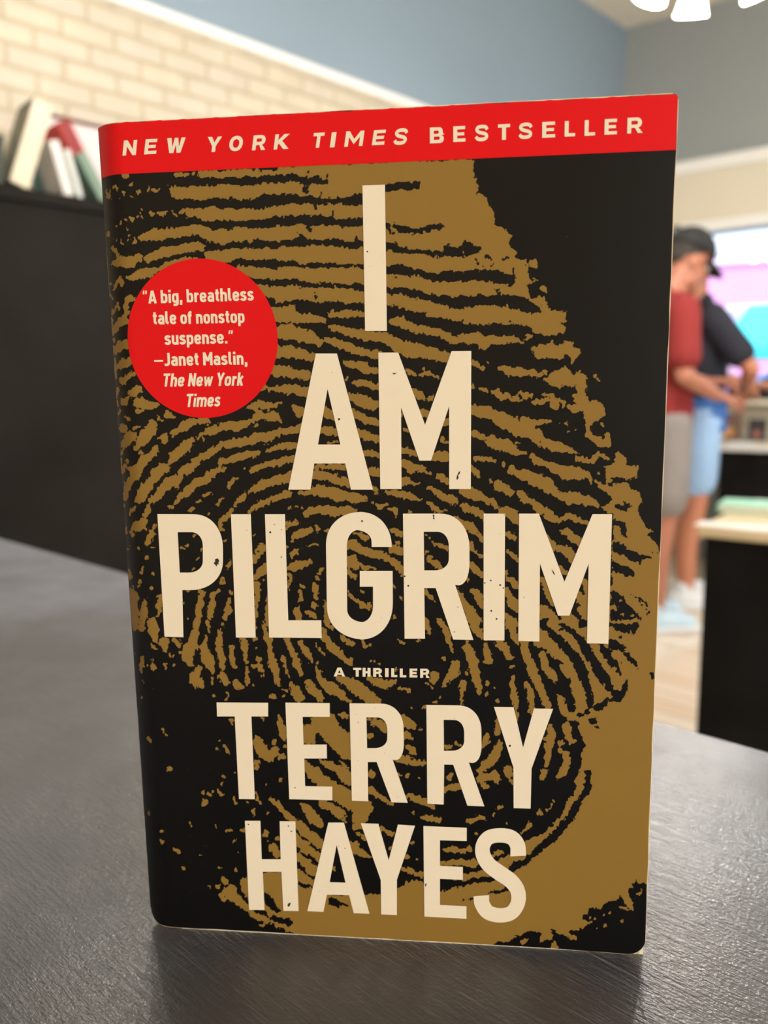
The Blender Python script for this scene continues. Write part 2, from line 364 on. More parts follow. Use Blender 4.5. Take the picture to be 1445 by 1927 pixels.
boxes('rim', [((x0+cw2/2, -.029, ch+.006), (cw2+.004, .010, .012))], mat('brown board edge', srgb(96, 60, 46), .8), cb)

# ------------------------------------------------------------------ near display table (right)
m_blk2 = mat('black display paint', (.0015, .0010, .0008, 1), .5, spec=.06, noise=(5, .5))
Q = on_z(1322, 1003, .75); Q2 = on_z(1445, 1015, .75); dx = (Q2-Q).normalized(); dy = Vector((-dx.y, dx.x, 0))
if dy.y < 0: dy = -dy
dt = empty('display_table', (Q.x, Q.y, 0), math.atan2(dx.y, dx.x)); tag(dt, 'black display plinth with a pale wood top, just behind the counter at right', 'table')
m_pale = mat('pale wood', srgb(226, 204, 164), .35, noise=(12, -.15))
boxes('plinth', [((.35, .28, .3705), (.69, .54, .741))], m_blk2, dt, .002)
boxes('table_top', [((.345, .27, .7545), (.71, .56, .024))], m_pale, dt, .004)
# papers / books lying on it
def loc_on(px, py, z=.767): return on_z(px, py, z)
def flat_item(name, px, py, z, sx_, sy_, h, rz, m, label, cat, grp=None):
    P = on_z(px, py, z); bm = bmesh.new(); bm_box(bm, (0, 0, h/2), (sx_, sy_, h), bev=min(.0015, h*.2))
    o = from_bm(name, bm, m); o.location = (P.x, P.y, z); o.rotation_euler = (0, 0, rz); tag(o, label, cat, grp); return o
az = math.atan2(dx.y, dx.x)
z0 = .7675
def book_flat(px, py, z, w, l, h, rz, cc, label, grp='books lying on the near display table'):
    P = on_z(px, py, z); e = empty('book', (P.x, P.y, z), rz); tag(e, label, 'book', grp)
    mc = mat('book cover', srgb(*cc), .4, noise=(14, .3))
    boxes('cover', [((0, 0, .0015), (w, l, .003)), ((0, 0, h-.0015), (w, l, .003)), ((-w/2+.0015, 0, h/2), (.003, l, h-.006))], mc, e)
    boxes('page_block', [((.001, 0, h/2), (w-.008, l-.008, h-.0065))], mat('page edges', srgb(244, 238, 222), .8, noise=(90, -.1)), e)
    return e
book_flat(1425, 962, z0, .18, .13, .022, az+.1, (150, 205, 180), 'pale green book lying flat at the left of the near display table')
book_flat(1610, 962, z0, .15, .20, .034, az-.15, (215, 190, 190), 'pale pink book lying flat, right of the pale green one')
flat_item('paper_sheet', 1395, 992, z0, .20, .07, .002, az+.03, mat('white card', srgb(246, 242, 235), .4), 'white card lying at the front edge of the near display table', 'paper')

# ------------------------------------------------------------------ far display table under the window
FP = K+NR*.62
tz2 = on_plane(1350, 838, FP, NR).z
s0 = (on_plane(1347, 850, FP, NR)-K).dot(B)
ft = empty('display_table', (K+B*s0+NR*.62)[:], math.atan2(B.y, B.x)); tag(ft, 'long black display table with a white top under the window', 'table')
boxes('plinth', [((.9, .26, (tz2-.03)/2), (1.76, .50, tz2-.03))], m_blk2, ft, .002)
boxes('table_top', [((.9, .26, tz2-.014), (1.8, .54, .028))], m_white, ft, .003)
def ftw(x, y, z): return Vector(ft.location)+B*x+(-NR)*y+Vector((0, 0, z))
# white shelf unit on it, two face-out books inside
rz_t = on_plane(1400, 752, K+NR*.45, NR).z
sh = empty('shelf_unit', ftw(-.02, .14, tz2)[:], math.atan2(B.y, B.x)); tag(sh, 'low cream shelf unit on the window display table, books facing out', 'shelf')
hh = rz_t-tz2
boxes('shelf_board', [((.8, .12, hh-.012), (1.6, .26, .024)), ((.8, .12, .008), (1.6, .26, .014)), ((.01, .12, hh/2), (.02, .26, hh-.05)), ((1.59, .12, hh/2), (.02, .26, hh-.05))], m_cream, sh, .002)
boxes('back_panel', [((.8, .246, hh/2), (1.56, .008, hh-.05))], m_cream, sh)
def faceout(px, py, wpx, hpx, cc, spot, label):
    fpn = K+NR*.44
    a = on_plane(px-wpx/2, py, fpn, NR); b_ = on_plane(px+wpx/2, py, fpn, NR); w = (b_-a).dot(B)
    t0 = on_plane(px, py-hpx/2, fpn, NR); t1 = on_plane(px, py+hpx/2, fpn, NR); h = t0.z-t1.z
    c = (a+b_)/2
    zb = tz2+.0155
    e = empty('book', (c.x, c.y, zb), math.atan2(B.y, B.x)); e.rotation_euler = (math.radians(-6), 0, math.atan2(B.y, B.x)); tag(e, label, 'book', 'face-out books on the cream shelf unit')
    mc = mat('book cover', srgb(*cc), .4, noise=(14, .4))
    boxes('cover', [((0, .0015, h/2), (w, .003, h)), ((0, .0225, h/2), (w, .003, h)), ((-w/2+.0015, .012, h/2), (.003, .018, h))], mc, e)
    boxes('page_block', [((.001, .012, h/2), (w-.008, .0178, h-.006))], mat('page edges', srgb(240, 232, 214), .8), e)
    bm = bmesh.new(); bm_lathe(bm, [(.0001, .0009), (w*.18, .0008), (w*.22, 0)], (0, -.0002, h*.33), 20, Matrix.Rotation(PI/2, 3, 'X')); from_bm('cover_print', bm, mat('print', srgb(*spot), .5), e)
faceout(1371, 799, 44, 52, (120, 92, 78), (230, 170, 90), 'brown face-out book on the cream shelf unit, orange figure on its cover')
faceout(1424, 803, 33, 42, (62, 60, 62), (190, 120, 100), 'dark grey face-out book on the cream shelf unit, right of the brown one')
# black bag lying on the shelf unit
bm = bmesh.new()
bm_box(bm, (.80, .12, .04), (1.34, .20, .08), bev=.026, seg=3); bm_box(bm, (.72, .12, .085), (.86, .17, .07), bev=.03, seg=3)
o = from_bm('bag_body', bm, mat('black cloth', (.02, .02, .024, 1), .85, noise=(20, .4)), None, True)
bag = empty('shoulder_bag', ftw(-.13, .14, rz_t+.001)[:], math.atan2(B.y, B.x)); o.parent = bag
tag(bag, 'flat black cloth bag lying on the cream shelf unit below the window', 'bag')
bm = bmesh.new(); bm_tube(bm, [(.3, .01, .05), (.5, -.015, .085), (.8, -.02, .10), (1.05, 0, .06), (1.15, .03, .04)], .008, 8); from_bm('strap', bm, mat('black strap', (.015, .015, .016, 1), .7), bag, True)
# yellow thing & white bowl in front of books
flat_item('notepad', 1420, 836, tz2+.0155, .10, .07, .02, math.atan2(B.y, B.x), mat('ochre cover', srgb(206, 160, 60), .5), 'small ochre notepad lying in front of the dark face-out book', 'notepad').location = ftw(.36, .06, tz2+.0005)[:]
flat_item('notepad', 1370, 830, tz2+.0155, .12, .05, .018, math.atan2(B.y, B.x), mat('white cover', srgb(245, 245, 248), .5), 'small white notepad lying in front of the brown face-out book', 'notepad').location = ftw(.11, .06, tz2+.0005)[:]

# ------------------------------------------------------------------ chandelier of bell shades
m_br = mat('brushed nickel', (.55, .50, .44, 1), .3, metal=1)
m_sh = mat('lit frosted glass', (1, .95, .85, 1), .5, emit=((1.0, .90, .74, 1), 9.0))
def chandelier(HUB, label, CHN=10):
    ch_ = empty('chandelier', (HUB.x, HUB.y, CEIL)); tag(ch_, label, 'lamp', 'hanging lamps')
    dz = HUB.z-CEIL
    bm = bmesh.new(); bm_lathe(bm, [(.0, -.001), (.07, -.001), (.07, -.02), (.02, -.04), (.012, -.05), (.012, dz+.1), (.05, dz+.07), (.06, dz+.03), (.045, dz-.01), (.0, dz-.03)], (0, 0, 0), 24); from_bm('stem', bm, m_br, ch_, True)
    for i, ang in enumerate((87, 15, 159, 231, 303)):
        a = math.radians(ang); d = Vector((math.cos(a), math.sin(a), 0))
        bm = bmesh.new(); bm_tube(bm, [d*.04+Vector((0, 0, dz+.04)), d*.11+Vector((0, 0, dz+.06)), d*.14+Vector((0, 0, dz+.045))], .008, 10)
        arm = from_bm('arm', bm, m_br, ch_, True)
        Rt = Matrix.Rotation(-math.radians(20), 3, Vector((-d.y, d.x, 0)))
        bm = bmesh.new(); bm_lathe(bm, [(.018, .0), (.025, -.01), (.032, -.032), (.041, -.062), (.049, -.086), (.046, -.086), (.038, -.062), (.029, -.032), (.02, -.012)], d*.14+Vector((0, 0, dz+.05)), 28, Rt)
        from_bm('lamp_shade', bm, m_sh, arm, True)
        ld = bpy.data.lights.new('bulb', 'POINT'); ld.energy = CHN; ld.color = (1, .96, .91); ld.shadow_soft_size = .035
        lo = bpy.data.objects.new('bulb_light', ld); COL.objects.link(lo); lo.parent = arm; lo.location = d*.165+Vector((0, 0, dz-.055))
chandelier(on_y(1338, -44, 2.25), 'hanging lamp with glowing white bell shades near the ceiling corner')
chandelier(Vector((-.55, 1.72, 2.48)), 'hanging lamp with glowing bell shades above the bookcase', 2.2)

# added ceiling panel, out of view, to brighten the right wall and floor
m_pan = mat('lit diffuser', (1, 1, 1, 1), .5, emit=((1.0, .92, .82, 1), 6.0))
for nm, x, y, pw in (('nearest the window', 3.3, 1.9, 34),):
    e = empty('added_ceiling_panel', (x, y, CEIL)); tag(e, 'added square glowing ceiling panel, out of view, '+nm, 'lamp')
    boxes('frame', [((0, 0, -.02), (.66, .66, .038))], m_white, e, .003)
    boxes('diffuser', [((0, 0, -.043), (.6, .6, .008))], m_pan, e)
    ad = bpy.data.lights.new('panel', 'AREA'); ad.shape = 'SQUARE'; ad.size = .58; ad.energy = pw; ad.color = (1, .96, .91)
    al = bpy.data.objects.new('panel_light', ad); COL.objects.link(al); al.parent = e; al.location = (0, 0, -.052)

# ------------------------------------------------------------------ outside the window
o = poly_slab('ground_outside', [(K.x+.3, K.y+.2), (PR.x+.3, PR.y+.2), (40, 5), (40, 45), (-5, 45)], -.25, -.15, mat('pavement', srgb(190, 190, 195), .8, noise=(2, .2))); o['kind'] = 'structure'
bd = empty('building', on_y(1440, 700, 15)[:]); bd.location.z = -.15; bd.rotation_euler = (0, 0, math.atan2(B.y, B.x)+.25)
tag(bd, 'pink rendered building across the street, seen through the window', 'building')
bh = on_y(1420, 492, 15).z+.15
boxes('wall', [((1.2, 2, bh/2), (6.5, 4, bh))], mat('pink render', srgb(214, 150, 196), .8, noise=(1, .1)), bd, .02)
boxes('cornice', [((1.2, 1.98, bh+.08), (6.7, 4.15, .16))], mat('pale pink cornice', srgb(250, 225, 240), .7), bd, .02)
for i in range(3):
    f = boxes('window', [((-.6+i*1.9, -.02, bh*.62), (.9, .06, 1.1))], m_white, bd, .01)
    boxes('pane', [((-.6+i*1.9, -.055, bh*.62), (.78, .02, .98))], mat('bluish glass', srgb(200, 190, 225), .15), f)
c = on_y(1452, 610, 9.5)
aw = empty('awning', (c.x, c.y, 0)); aw.rotation_euler = (0, 0, math.atan2(B.y, B.x)+.15); tag(aw, 'turquoise market canopy standing outside the window', 'awning')
zt, zb = on_y(1440, 568, 9.5).z, on_y(1440, 652, 9.5).z
bm = bmesh.new()
q = [bm.verts.new(v) for v in ((-.28, .25, zt), (1.4, .25, zt), (1.4, 1.2, zt), (-.28, 1.2, zt), (-.58, -.1, zb), (1.75, -.1, zb), (1.75, 1.5, zb), (-.58, 1.5, zb), (-.58, -.1, zb-.12), (1.75, -.1, zb-.12), (1.75, 1.5, zb-.12), (-.58, 1.5, zb-.12))]
for f in ((0, 1, 2, 3), (0, 1, 5, 4), (1, 2, 6, 5), (2, 3, 7, 6), (3, 0, 4, 7), (4, 5, 9, 8), (5, 6, 10, 9), (6, 7, 11, 10), (7, 4, 8, 11)): bm.faces.new([q[i] for i in f])
from_bm('canopy', bm, mat('turquoise canvas', srgb(70, 215, 225), .7), aw)
for x, y in ((-.5, 0), (1.65, 0), (-.5, 1.4), (1.65, 1.4)):
    bm = bmesh.new(); bm_tube(bm, [(x, y, -.15), (x, y, zb)], .02, 10); from_bm('pole', bm, m_br, aw)
c = on_y(1450, 690, 8.2)
car = empty('car', (c.x+.3, c.y, -.15), math.atan2(B.y, B.x)+.1); tag(car, 'light blue parked car outside below the turquoise canopy', 'car')
bm = bmesh.new()
prof = [(-1.9, .35), (-1.95, .7), (-1.4, .85), (-.8, .93), (-.3, 1.38), (1.0, 1.42), (1.6, .98), (2.0, .9), (2.05, .4), (1.9, .3), (-1.8, .3)]
l0 = [bm.verts.new((x, -.8, z)) for x, z in prof]; l1 = [bm.verts.new((x, .8, z)) for x, z in prof]
bm.faces.new(l0); bm.faces.new(l1)
for i in range(len(prof)): bm.faces.new((l0[i], l0[(i+1) % len(prof)], l1[(i+1) % len(prof)], l1[i]))
bmesh.ops.bevel(bm, geom=list(bm.edges), offset=.06, segments=2, affect='EDGES')
from_bm('body', bm, mat('light blue car paint', srgb(90, 150, 200), .2, coat=.5), car)
boxes('side_window', [((.35, -.803, 1.15), (1.2, .02, .34))], mat('car glass', srgb(60, 90, 110), .1), car, .008)
for x in (-1.25, 1.3):
    for y in (-.72, .72):
        bm = bmesh.new(); bm_lathe(bm, [(.0, -.1), (.2, -.1), (.31, -.09), (.33, 0), (.31, .09), (.2, .1), (0, .1)], (x, y, .33), 24, Matrix.Rotation(PI/2, 3, 'X')); from_bm('wheel', bm, mat('tyre', (.02, .02, .02, 1), .8), car, True)


# ------------------------------------------------------------------ the paperback
BW, BH, BT = .13433949, .2095, .033
YAW, LEAN = -0.10009082, 0.00324676
be = Vector((math.cos(YAW), math.sin(YAW), 0)); bnv = Vector((-math.sin(YAW), math.cos(YAW), 0))
bup = Vector((0, 0, 1))*math.cos(LEAN)+bnv*math.sin(LEAN); bback = be.cross(bup)*-1
if bback.dot(bnv) < 0: bback = -bback
pb = empty('paperback_book', (0, 0, TZ-.0003)); 
tag(pb, 'black and gold fingerprint paperback with a red banner, standing upright on the counter', 'book')
def hinge(u): return .0030*max(0., 1-u/.0070)**2
def flare(u, v): return -.0010*max(0., (u-.100)/.034)**2*max(0., 1-v/.05)
def cov(u, v, off=0.0):
    """front-cover surface point for u across (m), v up (m), off = lift towards the viewer; in the book's own frame"""
    return be*u+bup*v+bback*(hinge(u)+flare(u, v)-off)
def cov_np(u, v, off=0.0):
    h = .0030*np.maximum(0, 1-u/.0070)**2-.0010*np.maximum(0, (u-.100)/.034)**2*np.maximum(0, 1-v/.05)-off
    return u[..., None]*np.array(be)+v[..., None]*np.array(bup)+h[..., None]*np.array(bback)
# flat cover plane <-> artwork sheet. The artwork was drawn on a sheet with the proportions of the photograph, the homography lays it on the cover.
def sheet_pt(P):
    d = P-CP+Vector((0, 0, TZ)); z = d.dot(CF); return (722.5+FPX*d.dot(CR)/z, 963.5-FPX*d.dot(CU)/z)
src = [(0, 0), (BW, 0), (BW, BH), (0, BH)]; dst = [sheet_pt(be*u+bup*v) for u, v in src]
def homog(a, b):
    Mx = []; rhs = []
    for (x, y), (X, Y) in zip(a, b):
        Mx += [[x, y, 1, 0, 0, 0, -X*x, -X*y], [0, 0, 0, x, y, 1, -Y*x, -Y*y]]; rhs += [X, Y]
    h = np.linalg.solve(np.array(Mx), np.array(rhs)); return np.append(h, 1).reshape(3, 3)
H_uv2s = homog(src, dst); H_s2uv = np.linalg.inv(H_uv2s)
def s2uv(x, y):
    q = H_s2uv @ np.array([x, y, 1.0]); return float(q[0]/q[2]), float(q[1]/q[2])

# ---- inks
def cover_ink(name, col, rough=.30, spk=None):
    m = bpy.data.materials.new(name); m.use_nodes = True; nt = m.node_tree; p = nt.nodes['Principled BSDF']; L = nt.links.new; N = nt.nodes.new
    t = N('ShaderNodeTexCoord'); n = N('ShaderNodeTexNoise'); n.inputs['Scale'].default_value = 900; n.inputs['Detail'].default_value = 2; L(t.outputs['Object'], n.inputs['Vector'])
    b = N('ShaderNodeBump'); b.inputs['Strength'].default_value = .25; b.inputs['Distance'].default_value = .00005; L(n.outputs['Fac'], b.inputs['Height']); L(b.outputs[0], p.inputs['Normal'])
    p.inputs['Roughness'].default_value = rough; p.inputs['Base Color'].default_value = col; p.inputs['Specular IOR Level'].default_value = .32
    if spk:                                     # tiny nicks in the ink
        v = N('ShaderNodeTexVoronoi'); v.inputs['Scale'].default_value = spk[0]; L(t.outputs['Object'], v.inputs['Vector'])
        n2 = N('ShaderNodeTexNoise'); n2.inputs['Scale'].default_value = 60; n2.inputs['Detail'].default_value = 2; L(t.outputs['Object'], n2.inputs['Vector'])
        mr = N('ShaderNodeMapRange'); mr.inputs['From Min'].default_value = .45; mr.inputs['From Max'].default_value = .75; mr.inputs['To Min'].default_value = 0; mr.inputs['To Max'].default_value = spk[1]; L(n2.outputs['Fac'], mr.inputs['Value'])
        lt = N('ShaderNodeMath'); lt.operation = 'LESS_THAN'; L(v.outputs['Distance'], lt.inputs[0]); L(mr.outputs[0], lt.inputs[1])
        mx = N('ShaderNodeMixRGB'); mx.inputs[1].default_value = col; mx.inputs[2].default_value = spk[2]; L(lt.outputs[0], mx.inputs[0]); L(mx.outputs[0], p.inputs['Base Color'])
    return m
INK_BLACK = (.0022, .0021, .0021, 1); INK_GOLD = srgb(139, 106, 46); INK_RED = srgb(218, 2, 14); INK_CREAM = srgb(232, 216, 188)
m_red = cover_ink('red cover ink', INK_RED, .30)
m_cream_ink = cover_ink('cream cover ink', INK_CREAM, .34, (420, .13, (.03, .02, .015, 1)))
m_small_ink = cover_ink('cream small ink', INK_CREAM, .34)
m_edge = mat('worn paper edge', srgb(236, 216, 186), .8)

# ---- fingerprint artwork, drawn as strokes per tile: (ox, oy) tile origin, points in quarter units
ART = []
def T(ox, oy, txt): ART.append((ox, oy, txt))
T(530, 300, '''P -30 40, 1445 -10, 1445 1190, 1200 1200, 1040 1170, 800 1120, 620 1100, 400 1095, -30 1085;
B -40 115 80, 100 135 60, 200 160 50, 280 145 50, 345 165 30; B 185 215 50; B 345 110 12, 350 160 18; B 190 90 10, 200 140 20;
B -40 295 90, 120 290 80, 250 300 60, 370 315 40, 480 300 70, 620 290 80; B 250 340 30, 260 380 15; B 375 340 12, 392 410 12; B 300 235 12, 290 280 20; B 370 270 14;
B -40 460 85, 150 450 80, 300 455 75, 450 465 70, 620 465 75; B 195 500 36, 220 535 12; B 450 500 20, 452 530 8;
B 785 480 30, 840 540 35; B 845 475 20, 900 515 60, 990 535 40, 1100 510 60, 1210 495 40; B 775 205 60, 880 200 70, 1020 185 60;
B -40 625 60, 150 615 80, 300 620 50, 400 620 60, 520 640 60, 625 625 60; B 125 550 14, 140 590 30; B 560 560 6, 565 600 30; B 20 680 16;
B 780 640 80, 860 660 70, 960 685 50, 1080 690 50, 1220 705 40; B 1260 680 80, 1300 680 100, 1470 680 100; B 1395 615 50; B 850 615 20;
B -40 770 50, 90 780 50, 170 795 25, 260 785 50, 400 785 40, 550 795 30, 630 795 45;
B 785 820 75, 900 820 70, 1040 845 70, 1150 880 50, 1280 870 90, 1470 880 90; B 1215 840 20; B 975 790 8, 960 820 20; B 870 870 14;
B -40 920 60, 100 920 60, 200 945 40, 300 940 45, 450 945 35, 560 955 55, 635 955 60; B 240 980 6, 262 1050 8;
B 780 980 60, 900 985 60, 1000 1000 60, 1150 1040 70, 1300 1070 80, 1470 1090 90; B 925 940 16;
B -40 1085 50, 120 1080 50, 250 1090 60, 400 1095 60, 630 1100 40; B 780 1120 60, 900 1140 60, 1040 1170 60, 1200 1210 60; B 840 1085 14;''')
T(880, 300, '''P -30 -10, 0 10, 15 130, 65 135, 80 190, 65 245, 120 265, 160 330, 195 400, 200 480, 290 520, 328 570, 300 610, 335 655, 378 690, 355 735, 440 745, 460 800, 460 880, 480 910, 445 945, 470 1010, 495 1060, 540 1085, 610 1110, 740 1160, 745 1215, 400 1230, -30 1230;
K -40 600, 10 600, 60 640, 110 660, 80 710, 40 700, -40 730; B 60 750 26, 70 790 26; B 150 725 45, 180 740 20; B 265 735 25, 310 725 20; B 200 770 14, 185 800 10; B 110 790 10, 150 800 8;
B -40 880 90, 100 860 80, 200 870 90, 330 905 90; B 355 800 10, 348 860 18; B 440 780 22;
B -40 1060 90, 150 1050 80, 300 1060 110, 420 1090 100, 540 1140 70; B 490 980 80; B 180 985 14, 230 960 18; B 240 1000 30;
G 495 780 60; G 577 965 44; G 510 1050 30, 560 1045 50, 600 1110 20; G 480 915 20, 515 910 14; G 303 1100 14; G 320 1140 16;''')
T(180, 300, '''G 800 100 50, 950 100 56, 1110 95 50; G 1130 85 40, 1300 88 36, 1460 80 40; G 590 100 18, 690 92 36; G 735 95 30; G 215 105 50;
G 570 225 30, 620 245 90, 800 240 95, 1000 235 95, 1150 238 90, 1250 215 75, 1470 210 75;
G 640 385 20, 720 390 60, 820 400 90, 950 405 95, 1060 410 90, 1250 400 80, 1350 385 80, 1470 375 75;
G 340 585 35, 450 555 90, 560 545 80, 700 525 70, 800 530 80, 880 570 90, 950 580 95, 1050 555 90, 1200 555 95, 1330 560 90, 1470 555 85;
G 390 740 40, 500 695 60, 650 665 70, 800 650 60; G 850 720 60, 960 720 100, 1100 700 80, 1250 705 90, 1470 695 75;
G 95 790 20, 170 760 80, 250 760 80, 330 735 60; G 110 640 16, 140 700 30, 170 740 40; G 240 890 20, 330 860 80, 430 835 50; G 450 825 36; G 480 815 34, 560 790 40, 700 745 20;
G 610 755 30, 750 742 20; G 1090 830 60, 1200 845 80, 1270 850 80; G 1310 855 70, 1470 845 90; G 1230 960 50, 1310 990 80, 1470 1000 90; G 1320 1140 60, 1470 1140 85;
G 120 960 30, 170 890 30, 210 940 24; G 95 1140 40, 150 1080 20; G 215 1110 40, 240 1030 30, 290 1040 20; G 180 1200 50, 240 1150 30; G 150 1060 14, 165 1110 16; G 70 1000 20, 90 1020 20; G 75 915 20;
G 60 220 14, 75 270 16, 95 280 8; G 90 215 14, 95 275 16; G 120 205 14, 140 185 16, 150 215 12; G 262 185 22; G 200 240 14, 215 275 14; G 185 290 12; G 255 265 16; G 305 240 14, 335 235 12, 320 262 12; G 410 190 18, 400 235 18; G 440 230 26, 490 222 12; G 570 215 14, 585 250 12; G 230 450 12; G 262 440 34; G 310 425 18; G 352 425 14, 335 400 10; G 425 400 26; G 470 385 20, 515 400 26; G 575 380 14, 590 400 20, 615 415 14; G 75 550 36; G 245 525 18; G 200 475 18; G 190 600 16, 200 630 24; G 300 605 26; G 150 495 10; G 260 575 10; G 350 380 12; G 370 545 14; G 245 610 10; G 60 790 14;''')
T(530, 590, '''G -30 15 80, 200 25 80, 320 50 30; G 380 -5 50, 640 0 40; G -30 140 90, 100 140 90, 200 160 90, 280 200 60, 320 195 14;
G 375 90 34, 440 105 60, 560 140 60, 640 150 74, 760 160 80, 850 205 80, 930 260 100, 1080 270 90, 1200 310 80, 1290 320 60;
G 340 180 40, 420 215 60, 520 250 60, 640 285 60, 740 305 60; G -30 280 80, 130 290 80, 200 320 60; G 240 310 50; G 470 370 30, 560 380 60, 640 405 50, 740 425 40;
G -30 430 80, 80 440 70; G 120 450 50, 190 460 60; G 500 485 20; G 560 515 40, 640 520 40, 740 560 40; G -30 560 50, 100 570 70, 200 590 60;
G 510 620 40, 600 650 90, 690 680 80, 740 680 40; G 90 690 40, 140 730 80, 200 740 60; G 330 730 80, 410 770 60; G 540 750 60, 645 800 50; G 680 800 50, 740 820 46;
G -30 880 50, 80 870 60, 140 850 50; G 300 870 60, 440 895 40; G 580 895 70, 740 945 60; G -30 1000 40, 110 990 50; G 340 965 16, 430 970 12; G 600 1035 50, 750 1060 40;
G -30 1110 50, 90 1100 50; G 250 1150 26, 480 1150 50;
G 940 420 20, 960 440 40, 1010 450 24; G 1070 410 22; G 1040 450 30, 1140 445 26, 1190 480 20; G 1000 590 60, 1050 620 50; G 1110 630 30, 1140 620 20; G 1070 745 60, 1120 760 60; G 1230 810 80, 1290 820 60; G 905 740 30; G 910 850 14, 950 880 30; G 1215 930 24, 1200 960 14; G 1230 965 20, 1290 970 20;
G 890 1010 50, 1020 1050 40; G 1140 1060 70, 1270 1080 70; G 890 1125 50, 1060 1165 50;
G 830 50 40, 900 60 80, 1000 110 60, 1190 130 60; G 1210 150 60, 1300 190 60, 1470 170 90; G 1120 0 50, 1300 15 56, 1470 20 60; G 740 1180 40;''')
T(880, 590, '''G -30 20 50, 90 40 50, 200 25 30; G 90 -20 50, 400 10 50; P 390 70, 450 20, 560 -20, 740 -20, 735 50, 680 68, 750 95, 720 145, 630 150, 520 130, 440 90; B 330 50 30; B 685 65 10, 715 60 14;
G -30 180 40, 60 180 60, 130 210 90, 190 190 60; B 175 185 8, 215 175 12; G 230 190 60, 320 190 50, 410 210 20; B 300 215 26; G 445 185 14, 470 165 30;
P 470 240, 560 230, 640 200, 690 250, 700 210, 790 210, 795 255, 855 260, 855 295, 780 365, 750 300, 700 340, 620 325, 540 335, 510 290;
G 40 360 40, 120 400 30; G 150 360 12; G 230 400 30, 300 430 60, 400 430 60, 480 440 40, 550 460 30; G 590 435 34; 
P 575 490, 650 450, 730 390, 780 450, 820 470, 820 420, 855 420, 905 490, 870 510, 905 540, 870 550, 890 600, 930 645, 1010 655, 1035 700, 1030 765, 940 820, 905 870, 970 930, 1030 940, 1030 890, 1065 890, 1085 1000, 1000 985, 880 920, 905 890, 880 800, 875 720, 810 650, 810 600, 840 575, 820 520, 780 555, 730 525, 690 550, 650 530, 600 515;
G 40 540 25; G 95 560 24, 140 570 20; G 180 575 24, 240 595 50, 275 630 50, 290 610 50; G 320 640 20, 400 620 50, 480 605 26; B 380 615 16, 410 640 14; G 490 655 20, 520 660 50, 600 640 30; G 560 600 16, 640 610 40, 660 690 50, 700 640 24; B 610 670 14; G 720 650 30, 715 690 20; G 745 690 20, 800 710 50, 850 700 50;
G 30 720 70, 150 740 90, 260 790 100, 370 850 110, 480 880 120, 550 950 90, 650 990 60, 760 1020 40, 820 1035 20; G 430 815 60, 520 810 40, 620 805 26; B 515 830 20, 500 860 14; B 545 950 5, 550 990 5;
G 740 820 22; G 700 825 10; G 765 885 15; G 810 880 12; G 1022 828 22; G 960 465 12, 995 495 14;
G 40 890 40, 120 930 40; G 150 940 40, 180 950 80, 290 990 90, 380 1030 50, 440 1035 12; B 350 960 30; G 375 965 14; B 90 900 12;
G 60 1090 40, 130 1090 34, 195 1100 20; B 120 1080 10; G 475 1055 26, 520 1100 60, 620 1130 60, 700 1165 60, 840 1200 60; G 820 1080 36, 900 1090 40, 950 1100 50, 1000 1050 34, 1060 1080 24; B 920 1070 26; B 1000 1080 14; G 275 1130 30; G 330 1150 40, 360 1190 50, 430 1200 50;
P 1030 1140, 1110 1120, 1115 1050, 1140 1040, 1185 1085, 1195 1150, 1290 1150, 1290 1230, 1050 1230; G 20 1150 30, 60 1200 30; G 835 1160 14; G 845 1045 10;''')
T(180, 590, '''G 90 110 60, 110 110 60, 180 60 50, 240 50 50; G 95 250 60, 110 260 70, 180 230 60, 240 220 60; G 100 180 30; G 120 400 50, 200 360 60, 260 345 50; G 110 330 20, 118 480 24; G 190 500 60; G 230 470 40, 290 450 44; G 140 560 34, 120 620 24; G 190 660 60, 235 640 30; G 265 600 60, 320 560 60; G 320 660 80, 400 690 50, 460 680 40; B 370 620 50; G 320 730 30, 350 720 24; G 145 720 24, 140 760 20; G 210 780 24, 250 790 20; G 190 860 76; G 155 860 30; G 180 980 50, 250 930 80, 285 920 50; G 160 1040 30; G 300 1010 40, 350 960 70, 390 900 80, 430 840 70; G 290 870 12, 340 850 12; G 460 770 16, 500 800 20; G 540 750 50, 580 765 30;
G 490 930 30, 520 920 60, 515 970 30; G 450 1020 50, 420 1060 60, 360 1110 70, 290 1180 70; B 450 1090 50; G 500 1150 60, 440 1200 50; G 335 1050 24;
G 590 900 40, 660 845 70, 760 800 60, 850 805 50; G 560 1110 40, 620 1040 80, 720 960 60; G 770 930 20, 800 910 30, 820 935 16; G 850 890 60, 950 850 60, 1060 840 70, 1140 810 50; G 1170 810 30, 1230 760 60, 1350 770 60, 1400 800 16; G 1220 840 24; G 1210 720 30, 1230 770 30;
G 730 1110 30, 830 1060 50, 930 1010 50; G 940 980 30, 1000 980 50, 1130 950 70, 1260 920 70, 1350 900 60, 1470 865 30; G 640 1200 50, 690 1160 50, 760 1120 40; G 950 1120 40, 1080 1080 50, 1220 1045 40; G 900 1180 30;
G 1300 1030 30, 1370 1010 50; G 1410 1000 30, 1460 990 30; G 1180 1170 40, 1230 1160 50, 1300 1130 40, 1470 1095 40; G 1120 1160 16;
G 1360 120 70, 1470 110 70; G 1350 5 60, 1470 0 50; G 1370 265 60, 1470 260 70; G 1340 410 60, 1470 430 80; G 1250 570 20, 1280 550 30; G 1310 560 24, 1370 560 34; G 1390 560 30, 1470 555 50; G 1150 700 20, 1180 690 40, 1240 680 60, 1340 690 50, 1400 660 16; G 85 20 16, 90 60 20;
G 125 660 16, 130 700 12; G 100 300 14; G 150 1100 20, 160 1190 40; G 210 1110 30; G 230 1170 30;''')
